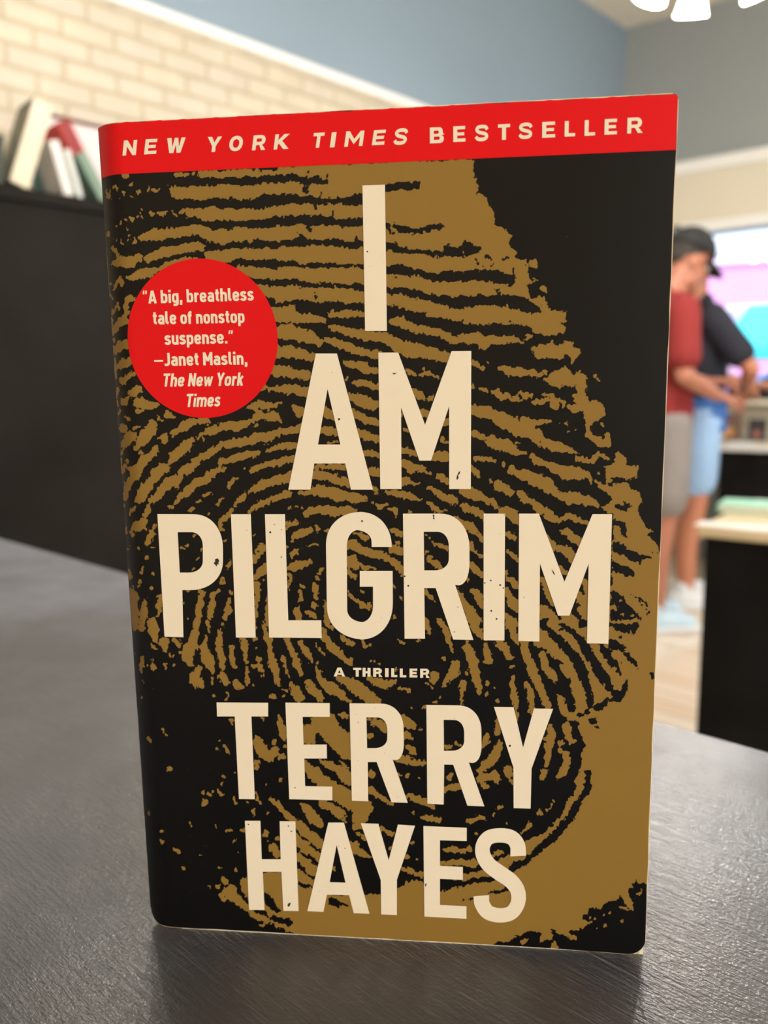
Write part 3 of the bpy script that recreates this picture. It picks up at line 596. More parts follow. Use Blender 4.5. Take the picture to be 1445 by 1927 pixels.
T(180, 880, '''G 170 30 50, 210 -10 40; G 185 230 40, 195 200 50, 230 120 70, 290 60 50, 330 10 60; G 175 290 30; G 260 320 36, 290 285 24; G 240 350 20; G 200 450 16, 195 500 16;
G 290 240 24, 340 210 70, 370 140 80, 420 90 70, 470 30 80, 520 -10 60; B 395 40 40; G 420 240 40, 460 230 40, 500 170 60, 550 110 80, 610 80 60; G 610 120 40; G 640 30 30, 700 30 40, 720 10 30; B 650 80 10, 640 60 10;
G 615 265 30, 640 200 50, 690 180 60, 740 130 50, 820 80 70, 840 40 40; B 770 75 24; G 850 60 50, 900 20 50, 970 0 20; G 820 200 18, 875 180 22; G 1010 150 20, 1030 90 40, 1065 75 16; G 800 125 10;
G 265 495 40, 290 450 60, 340 420 80, 370 380 50; B 285 480 16; G 370 450 24; G 385 330 50, 400 280 24; G 400 560 40, 425 490 60; G 445 435 24; G 560 285 20, 590 290 20; G 720 310 30, 750 300 14; G 770 250 20, 795 240 16; G 930 260 30, 950 235 10; G 880 285 16; G 650 170 20;
G 1060 265 24, 1090 225 50, 1130 200 40; G 1170 170 40, 1210 150 60, 1270 110 50; B 1190 180 10; G 1300 100 40; G 1340 95 60, 1370 90 70, 1470 60 80; G 1160 325 24, 1185 305 30; G 1210 290 50, 1290 250 50; G 1330 230 40, 1390 215 40; G 1420 200 60, 1460 190 60;
G 1035 310 30, 1000 350 40, 960 390 40, 940 440 30, 960 460 20; G 850 345 20; G 680 580 26; G 735 510 20; G 650 605 20; G 795 610 22; G 745 765 22; G 765 670 8; G 1275 400 20; G 1190 500 14; G 1010 760 20, 1010 730 30, 1020 690 20; G 980 545 22;
G 1195 700 40, 1215 660 40, 1260 590 50; B 1240 620 8; G 1205 820 20, 1240 790 60, 1280 750 50; G 1215 870 60, 1215 950 40, 1205 1000 30, 1210 1210 20; G 1270 840 14; G 945 850 24, 975 860 20, 965 830 14; G 1025 940 24;
G 225 790 24, 235 840 30; G 250 950 80, 270 990 80, 270 1100 90, 270 1215 60; G 345 750 16, 335 800 14; G 330 855 20, 320 890 10; G 420 890 20; G 312 605 12; G 380 680 22, 400 660 12; G 440 605 14; G 235 590 12; G 215 620 14; G 440 800 8; G 385 970 20; G 360 1020 40, 360 1080 60, 350 1150 60, 340 1215 50; G 485 960 36, 480 1050 36, 470 1110 20; G 430 1150 40, 425 1210 50;
G 795 930 40, 790 1030 50, 780 1120 50, 750 1190 36; G 935 910 30, 900 940 40, 885 980 30; G 890 1010 40, 875 1080 50, 865 1130 24; G 1010 990 24, 1000 1060 50, 975 1130 30; G 1295 970 20, 1300 1180 30; G 940 1090 12; G 700 930 24; G 670 1020 10; G 690 1120 12; G 270 900 10;
G 205 720 14; G 200 640 10;''')
T(530, 880, '''G -30 70 60, 50 60 50; G 200 50 60, 240 50 60, 350 50 60, 450 90 60, 530 125 50; G 20 190 50; B 90 185 30; G 130 180 24, 220 175 40; G 250 165 60, 310 165 80, 430 200 80, 540 225 70, 625 235 30;
G 680 15 60, 750 35 50; G 700 150 24, 720 170 30; G 720 270 24, 745 280 40, 785 268 16; G 800 305 16, 850 315 40, 865 360 20; G 155 295 20; G 200 335 60, 230 310 60, 300 315 80, 400 325 70; B 418 310 10, 420 350 6; G 440 310 60, 520 320 50, 560 320 30;
G 50 425 50, 115 405 30; G 30 460 20; G 95 515 24, 150 490 50, 180 480 60, 225 465 30; G 260 450 20, 280 460 16; G 340 460 30; G 85 540 14; G 540 490 20; G 590 500 26, 640 520 24; G 480 580 60, 520 575 80, 560 590 80, 650 620 50, 740 650 60, 830 690 60, 900 750 50, 920 790 30; G 480 700 70, 530 695 80, 560 720 70, 620 740 40, 700 762 16;
G 490 760 30, 550 820 40; G 500 800 20; B 590 745 24; G 840 470 40, 910 490 50; G 835 600 50, 920 625 60; G 870 560 30; G 85 650 36, 110 615 30; B 100 655 14; G 60 740 30, 100 740 70, 160 720 60, 205 705 40; G 70 820 30, 60 870 20, 55 900 10; G 60 800 30; G 40 590 14;
G 300 750 30, 280 790 24; G 270 830 24; G 250 880 50, 260 970 40; G 245 1030 44; G 150 600 12; G 200 580 12, 265 570 10; G 155 870 24, 175 895 14; G 140 920 24, 140 980 40; G 120 1060 36, 130 1150 46; G 200 1080 30, 250 1110 40; G 330 990 16, 335 1080 30, 350 1160 50, 385 1210 30;
G 510 950 36, 560 990 30, 620 1040 40, 650 1045 40, 665 1015 20; G 605 925 14; G 800 185 20, 850 190 56, 950 200 60, 1040 240 20; G 900 90 60, 950 90 50, 1000 110 24; G 970 10 40, 1060 10 30, 1125 35 14; G 1030 110 24; G 1115 145 34; G 1150 170 40, 1220 210 50, 1315 240 40; B 1190 200 8; G 1190 60 40, 1210 60 40, 1260 110 40; G 1290 270 14;
G 1090 260 24, 1130 285 44, 1200 320 24, 1250 322 14; G 1370 280 40, 1390 300 70, 1470 320 60; G 1440 190 70; G 980 318 20; G 1090 500 14; G 1120 520 10; G 1150 550 14; G 1160 575 30, 1200 575 30, 1245 600 40; G 1090 620 30; G 1120 665 24; G 1120 690 30, 1170 720 50, 1210 760 40; G 1400 450 40; G 1380 820 40, 1410 835 30; G 1430 730 20; G 1300 350 16, 1380 420 40, 1440 460 60;
G 845 880 16, 870 915 20; G 905 975 16; G 1095 920 24, 1130 980 30; G 1145 1000 14; G 1320 910 14, 1400 1040 56, 1470 1140 80; G 1440 920 20; G 1090 1140 40, 1110 1200 30; G 1190 1140 16, 1215 1180 24; G 850 1120 14; G 690 250 14; G 60 305 14; G 110 295 16; G 835 1140 10;''')
T(880, 880, '''G 60 20 24, 90 60 26; G 340 15 56; G 390 50 40, 440 50 80, 500 80 100, 590 120 100, 665 185 60; B 520 160 20; G 700 200 50, 780 225 100, 860 230 70, 950 250 44, 985 285 16; B 815 237 8;
G 640 5 40, 740 50 60, 830 30 40; G 790 10 60, 920 60 36, 935 110 20; P 1040 -20, 1290 -20, 1285 50, 1215 90, 1150 60; G 990 45 16; G 1070 85 36;
P 960 95, 1090 120, 1215 110, 1225 170, 1300 180, 1320 240, 1280 290, 1305 370, 1340 440, 1395 475, 1345 495, 1420 550, 1450 620, 1500 700, 1500 1230, 880 1230, 880 900, 1090 890, 1080 560, 1110 520, 1090 340, 1000 290, 1050 255, 1100 240, 1080 200, 1000 150; B 1000 205 16; B 1095 125 20;
K 1110 255, 1180 270, 1185 245, 1235 290, 1190 320, 1130 310, 1100 280; K 1085 385, 1150 400, 1195 430, 1200 510, 1160 500, 1140 440, 1085 450; B 1100 520 20; K 1085 550, 1130 540, 1210 590, 1300 650, 1410 675, 1390 690, 1330 695, 1290 720, 1240 690, 1200 670, 1150 650, 1085 600; B 1395 640 14; B 1435 640 12;
K 1080 700, 1140 720, 1250 770, 1265 820, 1200 820, 1130 800, 1080 780; B 1180 700 14; B 1205 740 16; G 1120 700 24;
K 1075 920, 1180 960, 1190 1020, 1240 1040, 1280 1090, 1335 1150, 1330 1165, 1220 1170, 1150 1190, 1080 1160; G 1080 1030 30, 1120 1060 30; G 1150 1000 14; G 1170 1110 20; G 1240 1110 12; B 1240 940 8, 1300 985 20, 1360 1030 14; B 1310 1030 24; B 1340 1065 20; B 1360 1095 34; G 1270 1060 16, 1300 1090 14; G 1230 1000 26; B 1100 1190 60; B 1180 1170 50;
G 175 95 24; G 200 110 30, 240 140 80, 290 160 60, 335 185 40; G -20 170 80, 30 190 80, 100 215 60, 160 245 40; G 180 240 40, 225 285 30; G 400 190 50, 440 240 60; G 470 250 30, 540 280 40; G 520 290 60, 600 340 70, 680 380 50; G 700 375 30, 760 360 30, 800 370 30; G 830 385 36, 900 405 30; B 570 340 12, 590 350 8;
G 260 310 40, 290 320 60, 350 360 70, 390 390 60; G 10 300 50, 60 330 60, 120 370 70; G -20 410 40, 20 440 60, 60 480 40; G 90 510 40, 120 530 40; G 285 480 20, 320 500 40, 360 540 20; G 600 520 30, 650 570 40, 660 590 50; G 680 595 30, 730 600 36; G 740 620 60, 790 660 80, 800 690 50; G 720 480 40, 760 480 50, 790 520 70, 850 560 60; G 700 470 14;
G 10 590 60, 50 630 24; G 70 630 24, 115 660 20; G 290 630 14, 330 650 26, 370 690 30; G 5 720 40, 60 770 50, 120 800 30; G 290 790 30; G 310 830 30, 360 870 50, 385 900 20; G 700 750 30, 740 790 26; G 860 850 40, 920 890 40; G 560 830 40, 600 930 50, 645 1010 40; G 548 1060 24, 600 1060 30; G 560 1080 60, 600 1150 80, 640 1180 60; G 620 1080 50, 700 1190 60; B 620 1065 14;
G 30 910 20, 60 930 60, 100 1010 60, 130 1060 20; G -20 1030 60, 20 1100 60, 60 1210 50; G 290 910 30, 340 1000 70, 385 1070 50; G 285 1100 40, 340 1180 60; G 840 950 40, 860 1030 90, 890 1100 70; B 830 1030 30; G 740 1100 70, 800 1170 90, 860 1220 60;''')
T(210, 1170, '''G 135 0 50, 150 40 30; G 215 0 50, 232 40 40; G 310 0 60, 315 60 70, 330 125 50; G 395 140 60, 405 190 50; G 480 130 40, 510 160 24; G 210 260 20, 210 330 44, 215 395 24; G 305 335 46; G 315 185 20; G 390 310 20, 400 345 14; G 415 310 10; G 445 240 20, 465 235 10; G 475 318 18; G 630 10 36;
G 620 80 60, 600 160 80, 575 230 100, 590 310 50; G 515 215 30; G 645 190 20; G 655 350 40, 630 410 70, 650 450 80, 682 490 20; G 712 120 26, 705 190 60, 715 260 80, 740 330 60, 755 385 20; G 730 0 30, 735 70 16; G 757 425 24, 755 475 14; G 830 15 30; G 820 70 26, 808 130 40, 815 200 50, 825 270 60, 845 340 30; G 830 360 14;
G 835 405 60, 865 440 60, 880 465 36; G 800 410 14; G 935 440 30, 960 480 50, 995 485 26; G 895 180 30, 905 240 40, 930 330 24; G 985 120 50, 1000 200 46, 1015 280 26; G 1020 300 20; G 1022 340 20, 1025 400 30, 1030 450 24; G 1080 120 40; G 1095 200 18; G 1060 325 20, 1110 320 30; G 1115 270 24, 1130 360 24; G 1135 395 14;
G 1150 0 20, 1165 60 30, 1190 130 50, 1200 230 44, 1220 330 60, 1245 420 44, 1270 485 16; G 1320 130 40, 1350 190 50, 1375 250 50, 1410 320 50, 1440 400 36; G 1285 275 20, 1300 310 14, 1325 360 20, 1335 405 14; G 1360 465 30, 1390 510 60, 1430 570 50; G 1285 505 14, 1330 510 16; G 1305 565 24; G 1212 560 34, 1205 530 10; G 775 545 20; G 870 520 8, 885 560 10, 870 585 16; G 900 735 30; G 915 760 20; G 1145 720 24;
G 1260 710 16, 1280 790 50, 1310 880 40; G 1085 850 20, 1110 900 60, 1140 970 80, 1190 1010 80, 1240 960 60; G 1225 890 36; G 1280 1000 50; G 1095 1050 40, 1095 1100 20; G 1310 945 20; G 855 920 20, 885 980 24, 905 998 8; G 388 800 16; G 400 845 16; G 268 880 14, 285 895 18; G 440 1090 34; G 805 890 12; G 845 1165 22; G 935 1135 14; G 215 460 16; G 213 570 12; G 200 610 8; G 790 950 14; G 300 495 10; G 305 285 8; G 260 330 8; G 1070 465 14; G 145 270 10; G 140 330 10;''')
T(560, 1170, '''G 20 140 40, 50 200 50, 80 250 44, 97 295 16; G 5 300 30, 30 380 30; G 195 40 20, 215 120 50, 270 180 60, 330 260 60, 390 295 50; G 400 270 30; G 145 160 16; G 170 190 12, 195 240 14; G 270 35 30; G 340 110 40, 405 165 26; G 490 140 30, 510 175 30, 555 165 14; G 475 210 8;
G 145 300 24; G 140 340 24, 170 400 40, 215 470 70, 275 500 80, 340 560 50, 390 595 24; G 190 360 8; G 310 410 40, 380 450 80, 470 500 90, 540 560 90, 610 610 50; G 75 450 40, 110 500 60, 175 570 44, 190 600 16; G -10 500 50, 45 580 20; G 540 420 24, 600 440 60, 680 460 60, 720 450 40; G 770 490 20, 835 515 26, 825 535 14; G 580 300 14; G 740 345 20;
G 970 10 40, 1000 80 30; G 770 120 24, 795 150 30; G 905 135 20; G 1100 20 40, 1140 110 40, 1175 200 20; G 1280 150 30, 1290 200 60, 1315 290 80, 1335 360 60; G 1340 400 20; G 1350 440 50, 1370 510 44, 1365 550 20; G 1190 310 56, 1180 380 80, 1140 430 50, 1110 480 20; G 1040 395 70, 1030 440 40; G 980 450 8, 1020 490 8; B 1150 440 10;
G 1275 380 24; G 1250 460 50, 1240 530 30, 1228 610 14; G 1100 275 24; G 1330 20 50, 1390 110 50; G 1430 220 60; G 1425 165 30; G 1430 455 30; G 1432 540 20; G 1430 290 60;
P 40 770, 110 770, 110 720, 200 700, 280 690, 300 740, 340 820, 400 830, 410 1040, 330 1010, 280 950, 210 880, 180 845, 150 835, 130 860, 130 915, 40 915; G 340 700 40, 370 720 30; B 160 850 50; 
G 60 1050 30, 80 1090 60, 130 1130 80, 200 1210 90; G 170 1040 30, 260 1090 60, 330 1130 70, 420 1190 60; G 320 1040 20, 370 1085 24; G 540 730 20; G 570 750 50, 620 760 60, 670 800 60; G 545 860 36; G 790 720 50, 810 750 80, 870 775 60; G 920 795 16; G 820 850 50, 865 870 24; G 820 940 30, 860 960 60, 875 990 30; 
G 730 1030 40, 820 1040 50, 900 1060 40, 965 1060 26; G 1130 935 34; G 1185 905 24; G 1220 920 20; G 1430 870 60, 1395 930 30; G 1430 1050 60, 1390 1110 50; G 560 1140 60; G 770 1140 24; G 820 1160 30; G 1150 1165 40; G 920 1160 16; G 960 640 26; G 1035 605 24; G 1070 570 14; G 865 645 14; G 550 300 8; G 580 300 10; G 625 310 8;''')
T(880, 1170, '''P 440 -20, 1475 -20, 1475 1360, 800 1360, 800 1290, 860 1050, 880 930, 850 850, 840 740, 730 740, 690 650, 640 560, 590 480, 540 380, 480 260, 440 150;
B 560 10 70, 620 70 50, 690 130 60, 760 200 80, 820 280 90, 880 400 90, 915 500 60, 925 620 46; B 610 -20 20, 540 -10 60; G 785 310 10;
B 700 0 24, 790 60 50, 860 150 70, 920 240 80, 980 350 80, 1040 440 90, 1080 510 60, 1140 560 70, 1190 500 50, 1205 440 30; B 690 50 20, 740 50 16;
B 1150 580 40, 1060 590 46, 1000 640 56, 930 650 40, 850 700 46; G 1050 515 16, 1075 545 14; G 1035 465 20;
B 1010 170 40, 1060 240 90, 1100 320 80, 1150 380 26; B 1080 150 60, 1170 190 56; G 1110 345 24; P 1080 220, 1140 200, 1190 220, 1190 300, 1150 300, 1100 270; B 1200 230 40, 1230 270 50, 1285 345 10; B 1160 300 8; B 860 0 60, 900 10 50; B 1000 150 40;
K 430 130, 480 140, 520 170, 620 230, 700 290, 720 330, 800 480, 810 640, 800 690, 740 640, 680 540, 640 530, 590 520, 530 380, 460 240; 
G 555 235 40, 590 320 64, 630 400 60, 665 440 26; G 430 140 60, 440 240 60, 490 360 60, 540 470 60, 575 550 60, 600 620 50; G 710 330 50, 760 400 50, 790 430 20; G 800 440 30, 830 560 60, 850 660 60; G 880 560 30; G 890 590 10;
B 640 560 80, 680 680 60, 730 740 60; G 690 550 40, 710 600 50, 730 660 50, 740 700 36; G 790 720 40; G 930 660 24; B 700 820 90, 740 880 50; B 680 760 60; B 950 740 66; B 980 790 30; 
B 820 770 70, 800 840 70, 830 930 110, 810 1030 110, 790 1120 100, 770 1230 100; B 880 940 14; B 870 1020 24; B 900 1130 50, 900 1220 60; B 860 1110 14; G 815 890 10;
B 1120 20 40, 1180 50 80, 1275 25 50, 1250 80 26; B 1150 110 34; B 1080 10 40; B 1400 390 36, 1405 420 30; B 1320 -10 20;
G 60 10 60, 100 90 50, 130 130 30; G 40 -10 40, 90 60 50; G 145 200 50, 160 260 50, 180 310 36; G 20 230 50, 50 330 56, 65 410 50, 85 500 50, 75 545 20; G 40 220 20; G 240 150 60, 290 190 60, 315 260 40; G 330 330 30; G 310 20 60, 370 120 60; G 220 130 40;
G 345 410 20, 340 470 36, 355 560 50, 365 640 30, 370 740 10; G 435 450 30, 465 520 50, 480 610 46, 490 680 40; G 150 545 22; G 205 490 24; G 225 600 16; G 140 440 20; G 230 730 30, 220 830 60; G 150 850 40, 130 900 50; G 240 920 50, 210 990 80, 150 1060 60, 90 1110 40; G 100 1180 50, 190 1150 70, 220 1180 60; G 300 1110 60, 320 1150 50; G 340 1200 40;
B 610 760 14; G 620 790 40, 630 850 60, 620 930 60, 605 1020 50, 600 1080 20; G 580 1130 50, 560 1160 30; G 740 780 60, 760 850 50, 780 890 40; G 710 910 40; G 740 980 50, 745 1050 50, 720 1120 60, 680 1170 40; G 700 970 30; G 590 870 30;
G 860 1130 40, 850 1200 70; G 560 1120 14;''')
T(240, 1460, '''G 580 190 44; G 570 130 16, 575 110 8; G 620 125 18, 635 140 8; G 650 110 12; G 690 95 22, 712 135 10; G 718 50 22; G 730 5 20; G 795 165 16, 808 200 16; G 980 125 16, 990 160 16, 1015 200 8; G 1050 260 16; G 950 265 40, 950 290 14; G 258 410 24; G 268 490 20; G 350 555 26, 380 575 28; G 424 690 18; G 583 515 16; G 763 410 20; G 803 490 16; G 665 382 12; G 675 822 28; G 612 825 16; G 822 690 18; G 832 575 12; G 693 690 12; G 1040 60 8; G 1160 15 16; G 900 190 12; G 475 360 12; G 545 595 10; G 270 285 10; G 138 295 10;
G 1085 160 20, 1110 185 40, 1150 230 40, 1200 280 40, 1240 320 40; G 1240 330 40, 1300 380 66, 1370 440 60, 1470 500 50; G 1320 200 24, 1350 250 60, 1400 320 60, 1450 350 40; G 1285 450 30, 1330 510 60, 1390 570 60, 1460 620 50; G 1370 500 24; G 1280 580 30, 1340 640 60, 1400 690 60, 1450 730 50; G 1290 720 40, 1350 770 50, 1400 800 40;
P 680 910, 700 860, 760 820, 830 830, 840 900, 900 960, 1000 1010, 1050 1050, 1130 1085, 1200 1110, 1240 1130, 1470 1100, 1470 1230, 1200 1170, 1100 1110, 960 1060, 870 1010, 800 950, 760 920, 720 950; G 715 760 30, 735 800 24; B 735 905 20;
P 850 770, 890 755, 920 800, 1030 720, 1160 720, 1280 780, 1330 830, 1400 870, 1470 870, 1470 1230, 1250 1160, 1000 1010, 930 940, 860 860; B 830 860 40, 870 920 36; B 1040 890 50, 1080 950 60, 1140 1010 40; B 1000 1030 46, 1040 1035 24; B 1090 1065 40, 1150 1085 50, 1215 1105 56;
K 900 960, 990 1000, 1050 1000, 1070 1060, 1020 1070, 960 1040; G 960 1040 40, 1060 1090 40; G 1000 1000 10;
G 1090 530 40, 1130 580 60; G 1040 415 44; G 1130 460 30; G 870 400 26; G 1100 610 20; G 1050 475 10; G 1022 1125 22; K 680 1150, 1100 1130, 1190 1170, 1190 1200, 680 1200;''')
T(560, 1460, '''G 110 0 60, 180 50 70, 260 90 100, 350 150 130, 450 200 150, 540 240 60; G 480 290 120, 460 350 80; G 330 -10 70, 400 50 60; G 190 200 50, 310 270 70, 370 330 40; B 390 265 16, 400 300 40, 380 330 40, 430 350 16; B 350 305 20; G 430 390 50; G 50 220 50, 110 290 80, 170 345 50; G 30 190 24;
G -30 350 50, 50 400 66, 120 460 60, 190 530 50; G 84 500 24; G -30 470 40, 60 540 60, 150 610 50; G -30 600 40, 60 660 70, 130 730 50; G -30 720 40, 50 780 60, 100 800 40; B 205 360 20; G 440 520 60, 400 510 40; G 420 540 50, 490 570 40, 545 600 26; G 450 435 26, 530 470 30; G 280 690 24;
G 550 100 30, 580 130 50, 630 165 40; G 640 170 40, 700 200 40; G 840 145 40; G 860 165 20, 920 180 60, 1010 215 44; G 1110 95 30, 1180 80 60, 1250 70 50; G 1360 20 40, 1420 70 40; G 940 300 20, 990 310 36, 1060 335 34; G 875 265 20; G 1290 335 30, 1330 325 40, 1405 318 30; G 630 395 26, 720 435 26; G 690 540 26; G 860 490 24; G 830 600 30; G 900 620 10; G 1105 540 24, 1180 550 40, 1290 555 34; G 1090 650 30, 1200 650 50, 1340 650 50;
G 780 700 24, 850 710 44; G 910 730 50, 950 730 40; G 1180 780 24; G 1260 760 40, 1330 740 44, 1470 715 40; G 1330 430 8; G 1350 430 8;
P -30 850, 90 850, 200 870, 250 890, 330 900, 520 895, 620 890, 700 880, 760 830, 820 800, 950 790, 960 870, 1080 870, 1150 850, 1200 830, 1320 830, 1470 800, 1470 1260, -30 1260; P -30 850, 90 840, 230 900, 200 1000, -30 1000; B 250 930 50, 290 950 46, 360 965 26, 372 985 6; B 930 865 16; B 1290 920 20, 1340 905 24; B -30 790 20, 60 830 26;''')
T(880, 1500, '''P 860 -60, 1440 -60, 1380 1250, -30 1250, -30 600, 60 560, 180 560, 320 500, 440 420, 440 335, 560 265, 680 165, 760 70, 790 -20; P 780 -20, 830 -20, 760 140, 600 300, 480 380, 420 380, 430 340, 580 255, 700 140;
B 915 -90 54, 890 -40 54, 850 10 50, 810 70 60, 770 150 66, 710 220 70, 630 310 66, 560 370 60, 480 430 46, 400 500 56, 340 530 60; B 660 210 20; B 615 265 16; B 350 500 40;
B -30 540 40, 60 530 40, 200 485 36, 270 440 50, 300 380 70, 240 340 60; G 180 450 20, 220 430 40, 260 415 26; G 380 440 40, 250 500 50, 60 590 40; B -30 650 50, 80 620 50, 200 600 36; B -30 760 16, 50 755 16; B 160 715 14, 230 700 36, 320 680 40;
K 190 1090, 300 1085, 370 1030, 450 1005, 550 1000, 545 1080, 630 1070, 640 1020, 615 980, 670 980, 680 1010, 770 1050, 780 1075, 820 1060, 770 1020, 780 990, 830 990, 930 930, 850 915, 850 880, 895 870, 905 815, 1000 825, 1030 780, 1110 765, 1150 725, 1180 750, 1170 790, 1240 830, 1210 700, 1240 660, 1230 620, 1270 610, 1290 640, 1340 625, 1420 640, 1420 1250, 190 1250;
G 970 905 25; G 1020 885 14; G 1030 950 22; G 975 975 18; G 1155 920 18; G 1140 820 14, 1180 830 26; G 1070 860 20; G 1290 720 20, 1310 680 16; G 655 1115 50; G 400 1085 20, 440 1060 16; G 800 1050 26; G 910 910 18;
G 240 80 26; G 200 120 14; G 20 175 40, 110 155 20; G 540 110 30; G 590 95 14; G 465 190 30, 440 230 36, 410 260 24; G 640 30 12; G 625 65 14; G 300 190 8; G 0 380 20; G 45 480 0; G 0 490 50; G 70 265 8;''')

def parse():
    ops = []
    for ox, oy, txt in ART:
        for seg in txt.replace('\n', ' ').split(';'):
            seg = seg.strip()
            if not seg: continue
            k = seg[0]; body = seg[1:].strip()
            pts = [tuple(float(t) for t in q.split()) for q in body.split(',') if q.strip()]
            pts = [(ox+p[0]/4.014, oy+p[1]/4.014)+((p[2]/4.014,) if len(p) > 2 else ()) for p in pts]
            ops.append((k, pts))
    return ops
X0, Y0, X1, Y1, RS = 165, 160, 1290, 1810, 1.2
NX, NY = int((X1-X0)/RS), int((Y1-Y0)/RS)
gx = X0+np.arange(NX)*RS; gy = Y0+np.arange(NY)*RS
def poly_sd(P, xs, ys):
    P = np.array(P); XX, YY = np.meshgrid(xs, ys); d = np.full(XX.shape, 1e9); ins = np.zeros(XX.shape, bool)
    for i in range(len(P)):
        a = P[i]; b = P[(i+1) % len(P)]; e = b-a; L2 = max((e**2).sum(), 1e-9)
        t = np.clip(((XX-a[0])*e[0]+(YY-a[1])*e[1])/L2, 0, 1)
        d = np.minimum(d, np.hypot(XX-a[0]-t*e[0], YY-a[1]-t*e[1]))
        c = ((a[1] <= YY) & (b[1] > YY)) | ((b[1] <= YY) & (a[1] > YY))
        if e[1] != 0: ins ^= c & (XX < a[0]+(YY-a[1])*e[0]/e[1])
    return np.where(ins, d, -d)
def art_field():
    F = np.full((NY, NX), -12.0, np.float32)
    for k, pts in parse():
        if k in 'GB':                                        # stroke of varying width
            if len(pts) == 1: pts = [pts[0], (pts[0][0]+.5, pts[0][1], pts[0][2])]
            xs_ = [p[0] for p in pts]; ys_ = [p[1] for p in pts]; w = max(p[2] for p in pts)/2+14
            i0, i1 = max(0, int((min(xs_)-w-X0)/RS)), min(NX, int((max(xs_)+w-X0)/RS)+1); j0, j1 = max(0, int((min(ys_)-w-Y0)/RS)), min(NY, int((max(ys_)+w-Y0)/RS)+1)
            if i0 >= i1 or j0 >= j1: continue
            XX, YY = np.meshgrid(gx[i0:i1], gy[j0:j1]); D = np.full(XX.shape, -1e9)
            for (ax, ay, aw), (bx, by, bw) in zip(pts, pts[1:]):
                ex, ey = bx-ax, by-ay; L2 = ex*ex+ey*ey+1e-9; t = np.clip(((XX-ax)*ex+(YY-ay)*ey)/L2, 0, 1)
                D = np.maximum(D, (aw+(bw-aw)*t)/2-np.hypot(XX-ax-t*ex, YY-ay-t*ey))
            sub = F[j0:j1, i0:i1]
            if k == 'G': np.maximum(sub, D, out=sub)
            else: np.minimum(sub, -D, out=sub)
        else:
            P = [p[:2] for p in pts]; w = 14
            i0, i1 = max(0, int((min(p[0] for p in P)-w-X0)/RS)), min(NX, int((max(p[0] for p in P)+w-X0)/RS)+1); j0, j1 = max(0, int((min(p[1] for p in P)-w-Y0)/RS)), min(NY, int((max(p[1] for p in P)+w-Y0)/RS)+1)
            D = poly_sd(P, gx[i0:i1], gy[j0:j1]); sub = F[j0:j1, i0:i1]
            if k == 'P': np.maximum(sub, D, out=sub)          # gold area
            else: np.minimum(sub, -D, out=sub)                # 'K' black area
    return F
def vnoise(shape, cx, cy, seed):
    r = np.random.RandomState(seed); ny, nx = shape; a = r.rand(int(ny/cy)+3, int(nx/cx)+3).astype(np.float32)
    y = np.arange(ny)/cy; x = np.arange(nx)/cx; yi = y.astype(int); xi = x.astype(int); fy = y-yi; fx = x-xi
    fy = fy*fy*(3-2*fy); fx = fx*fx*(3-2*fx)
    A_ = a[yi][:, xi]; B_ = a[yi][:, xi+1]; C_ = a[yi+1][:, xi]; D_ = a[yi+1][:, xi+1]
    return ((A_*(1-fx)+B_*fx)*(1-fy)[:, None]+(C_*(1-fx)+D_*fx)*fy[:, None])*2-1
def bil(F, x, y):
    x = np.clip(x, 0, NX-1.001); y = np.clip(y, 0, NY-1.001); xi = x.astype(int); yi = y.astype(int); fx = x-xi; fy = y-yi
    return (F[yi, xi]*(1-fx)+F[yi, xi+1]*fx)*(1-fy)+(F[yi+1, xi]*(1-fx)+F[yi+1, xi+1]*fx)*fy
FLD = art_field()
sh = FLD.shape
YY, XX = np.meshgrid(np.arange(NY, dtype=np.float32), np.arange(NX, dtype=np.float32), indexing='ij')
wx = 2.2*vnoise(sh, 14, 14, 1)+1.6*vnoise(sh, 5, 5, 2); wy = 2.4*vnoise(sh, 14, 14, 3)+2.0*vnoise(sh, 4, 6, 4)
FW = bil(FLD, XX+wx, YY+wy)
rag = np.abs(vnoise(sh, 3.2, 3.2, 5)); rag2 = vnoise(sh, 7, 7, 6); rag3 = vnoise(sh, 2.0, 3.0, 7)
FW = FW+.45+3.4*(rag-.33)+.9*rag2+1.9*rag3
# dust of tiny specks in the black
sp = vnoise(sh, 2.2, 2.2, 11)+.45*vnoise(sh, 40, 40, 12)
left = np.clip((620-(X0+XX*RS))/380, 0, 1)
FW = np.maximum(FW, (sp-(1.30-.16*left))*5.0)

# ---- front cover sheet carrying the print as a point attribute
DU = .000165
nu, nv = int(BW/DU)+1, int(BH/DU)+1
u = np.linspace(0, BW, nu); v = np.linspace(0, BH, nv); UU, VV = np.meshgrid(u, v)
h = H_uv2s; den = h[2, 0]*UU+h[2, 1]*VV+h[2, 2]
SX = (h[0, 0]*UU+h[0, 1]*VV+h[0, 2])/den; SY = (h[1, 0]*UU+h[1, 1]*VV+h[1, 2])/den
ink = bil(FW, (SX-X0)/RS, (SY-Y0)/RS).astype(np.float32)
# outline: worn round corners, slightly uneven edge
wob = vnoise((nv, nu), 40, 40, 21)*.00012
def rcorner(uu, vv, cu, cv, r):      # signed distance outside a rounded corner at (cu,cv)
    du = np.abs(uu-cu); dv = np.abs(vv-cv); q = np.hypot(np.maximum(r-du, 0), np.maximum(r-dv, 0))-r
    return np.where((du < r) & (dv < r), q, -1.0)
cut = np.maximum.reduce([rcorner(UU, VV, 0, 0, .0034), rcorner(UU, VV, BW, 0, .0046), rcorner(UU, VV, BW, BH, .0012), rcorner(UU, VV, 0, BH, .0008)])
edge = np.minimum.reduce([UU+.0002, BW-UU, VV+.00012, BH-VV, -cut+.00006])
EDGE = (edge+wob*1.0).astype(np.float32)
keep = cut < .0
P3 = cov_np(UU, VV)
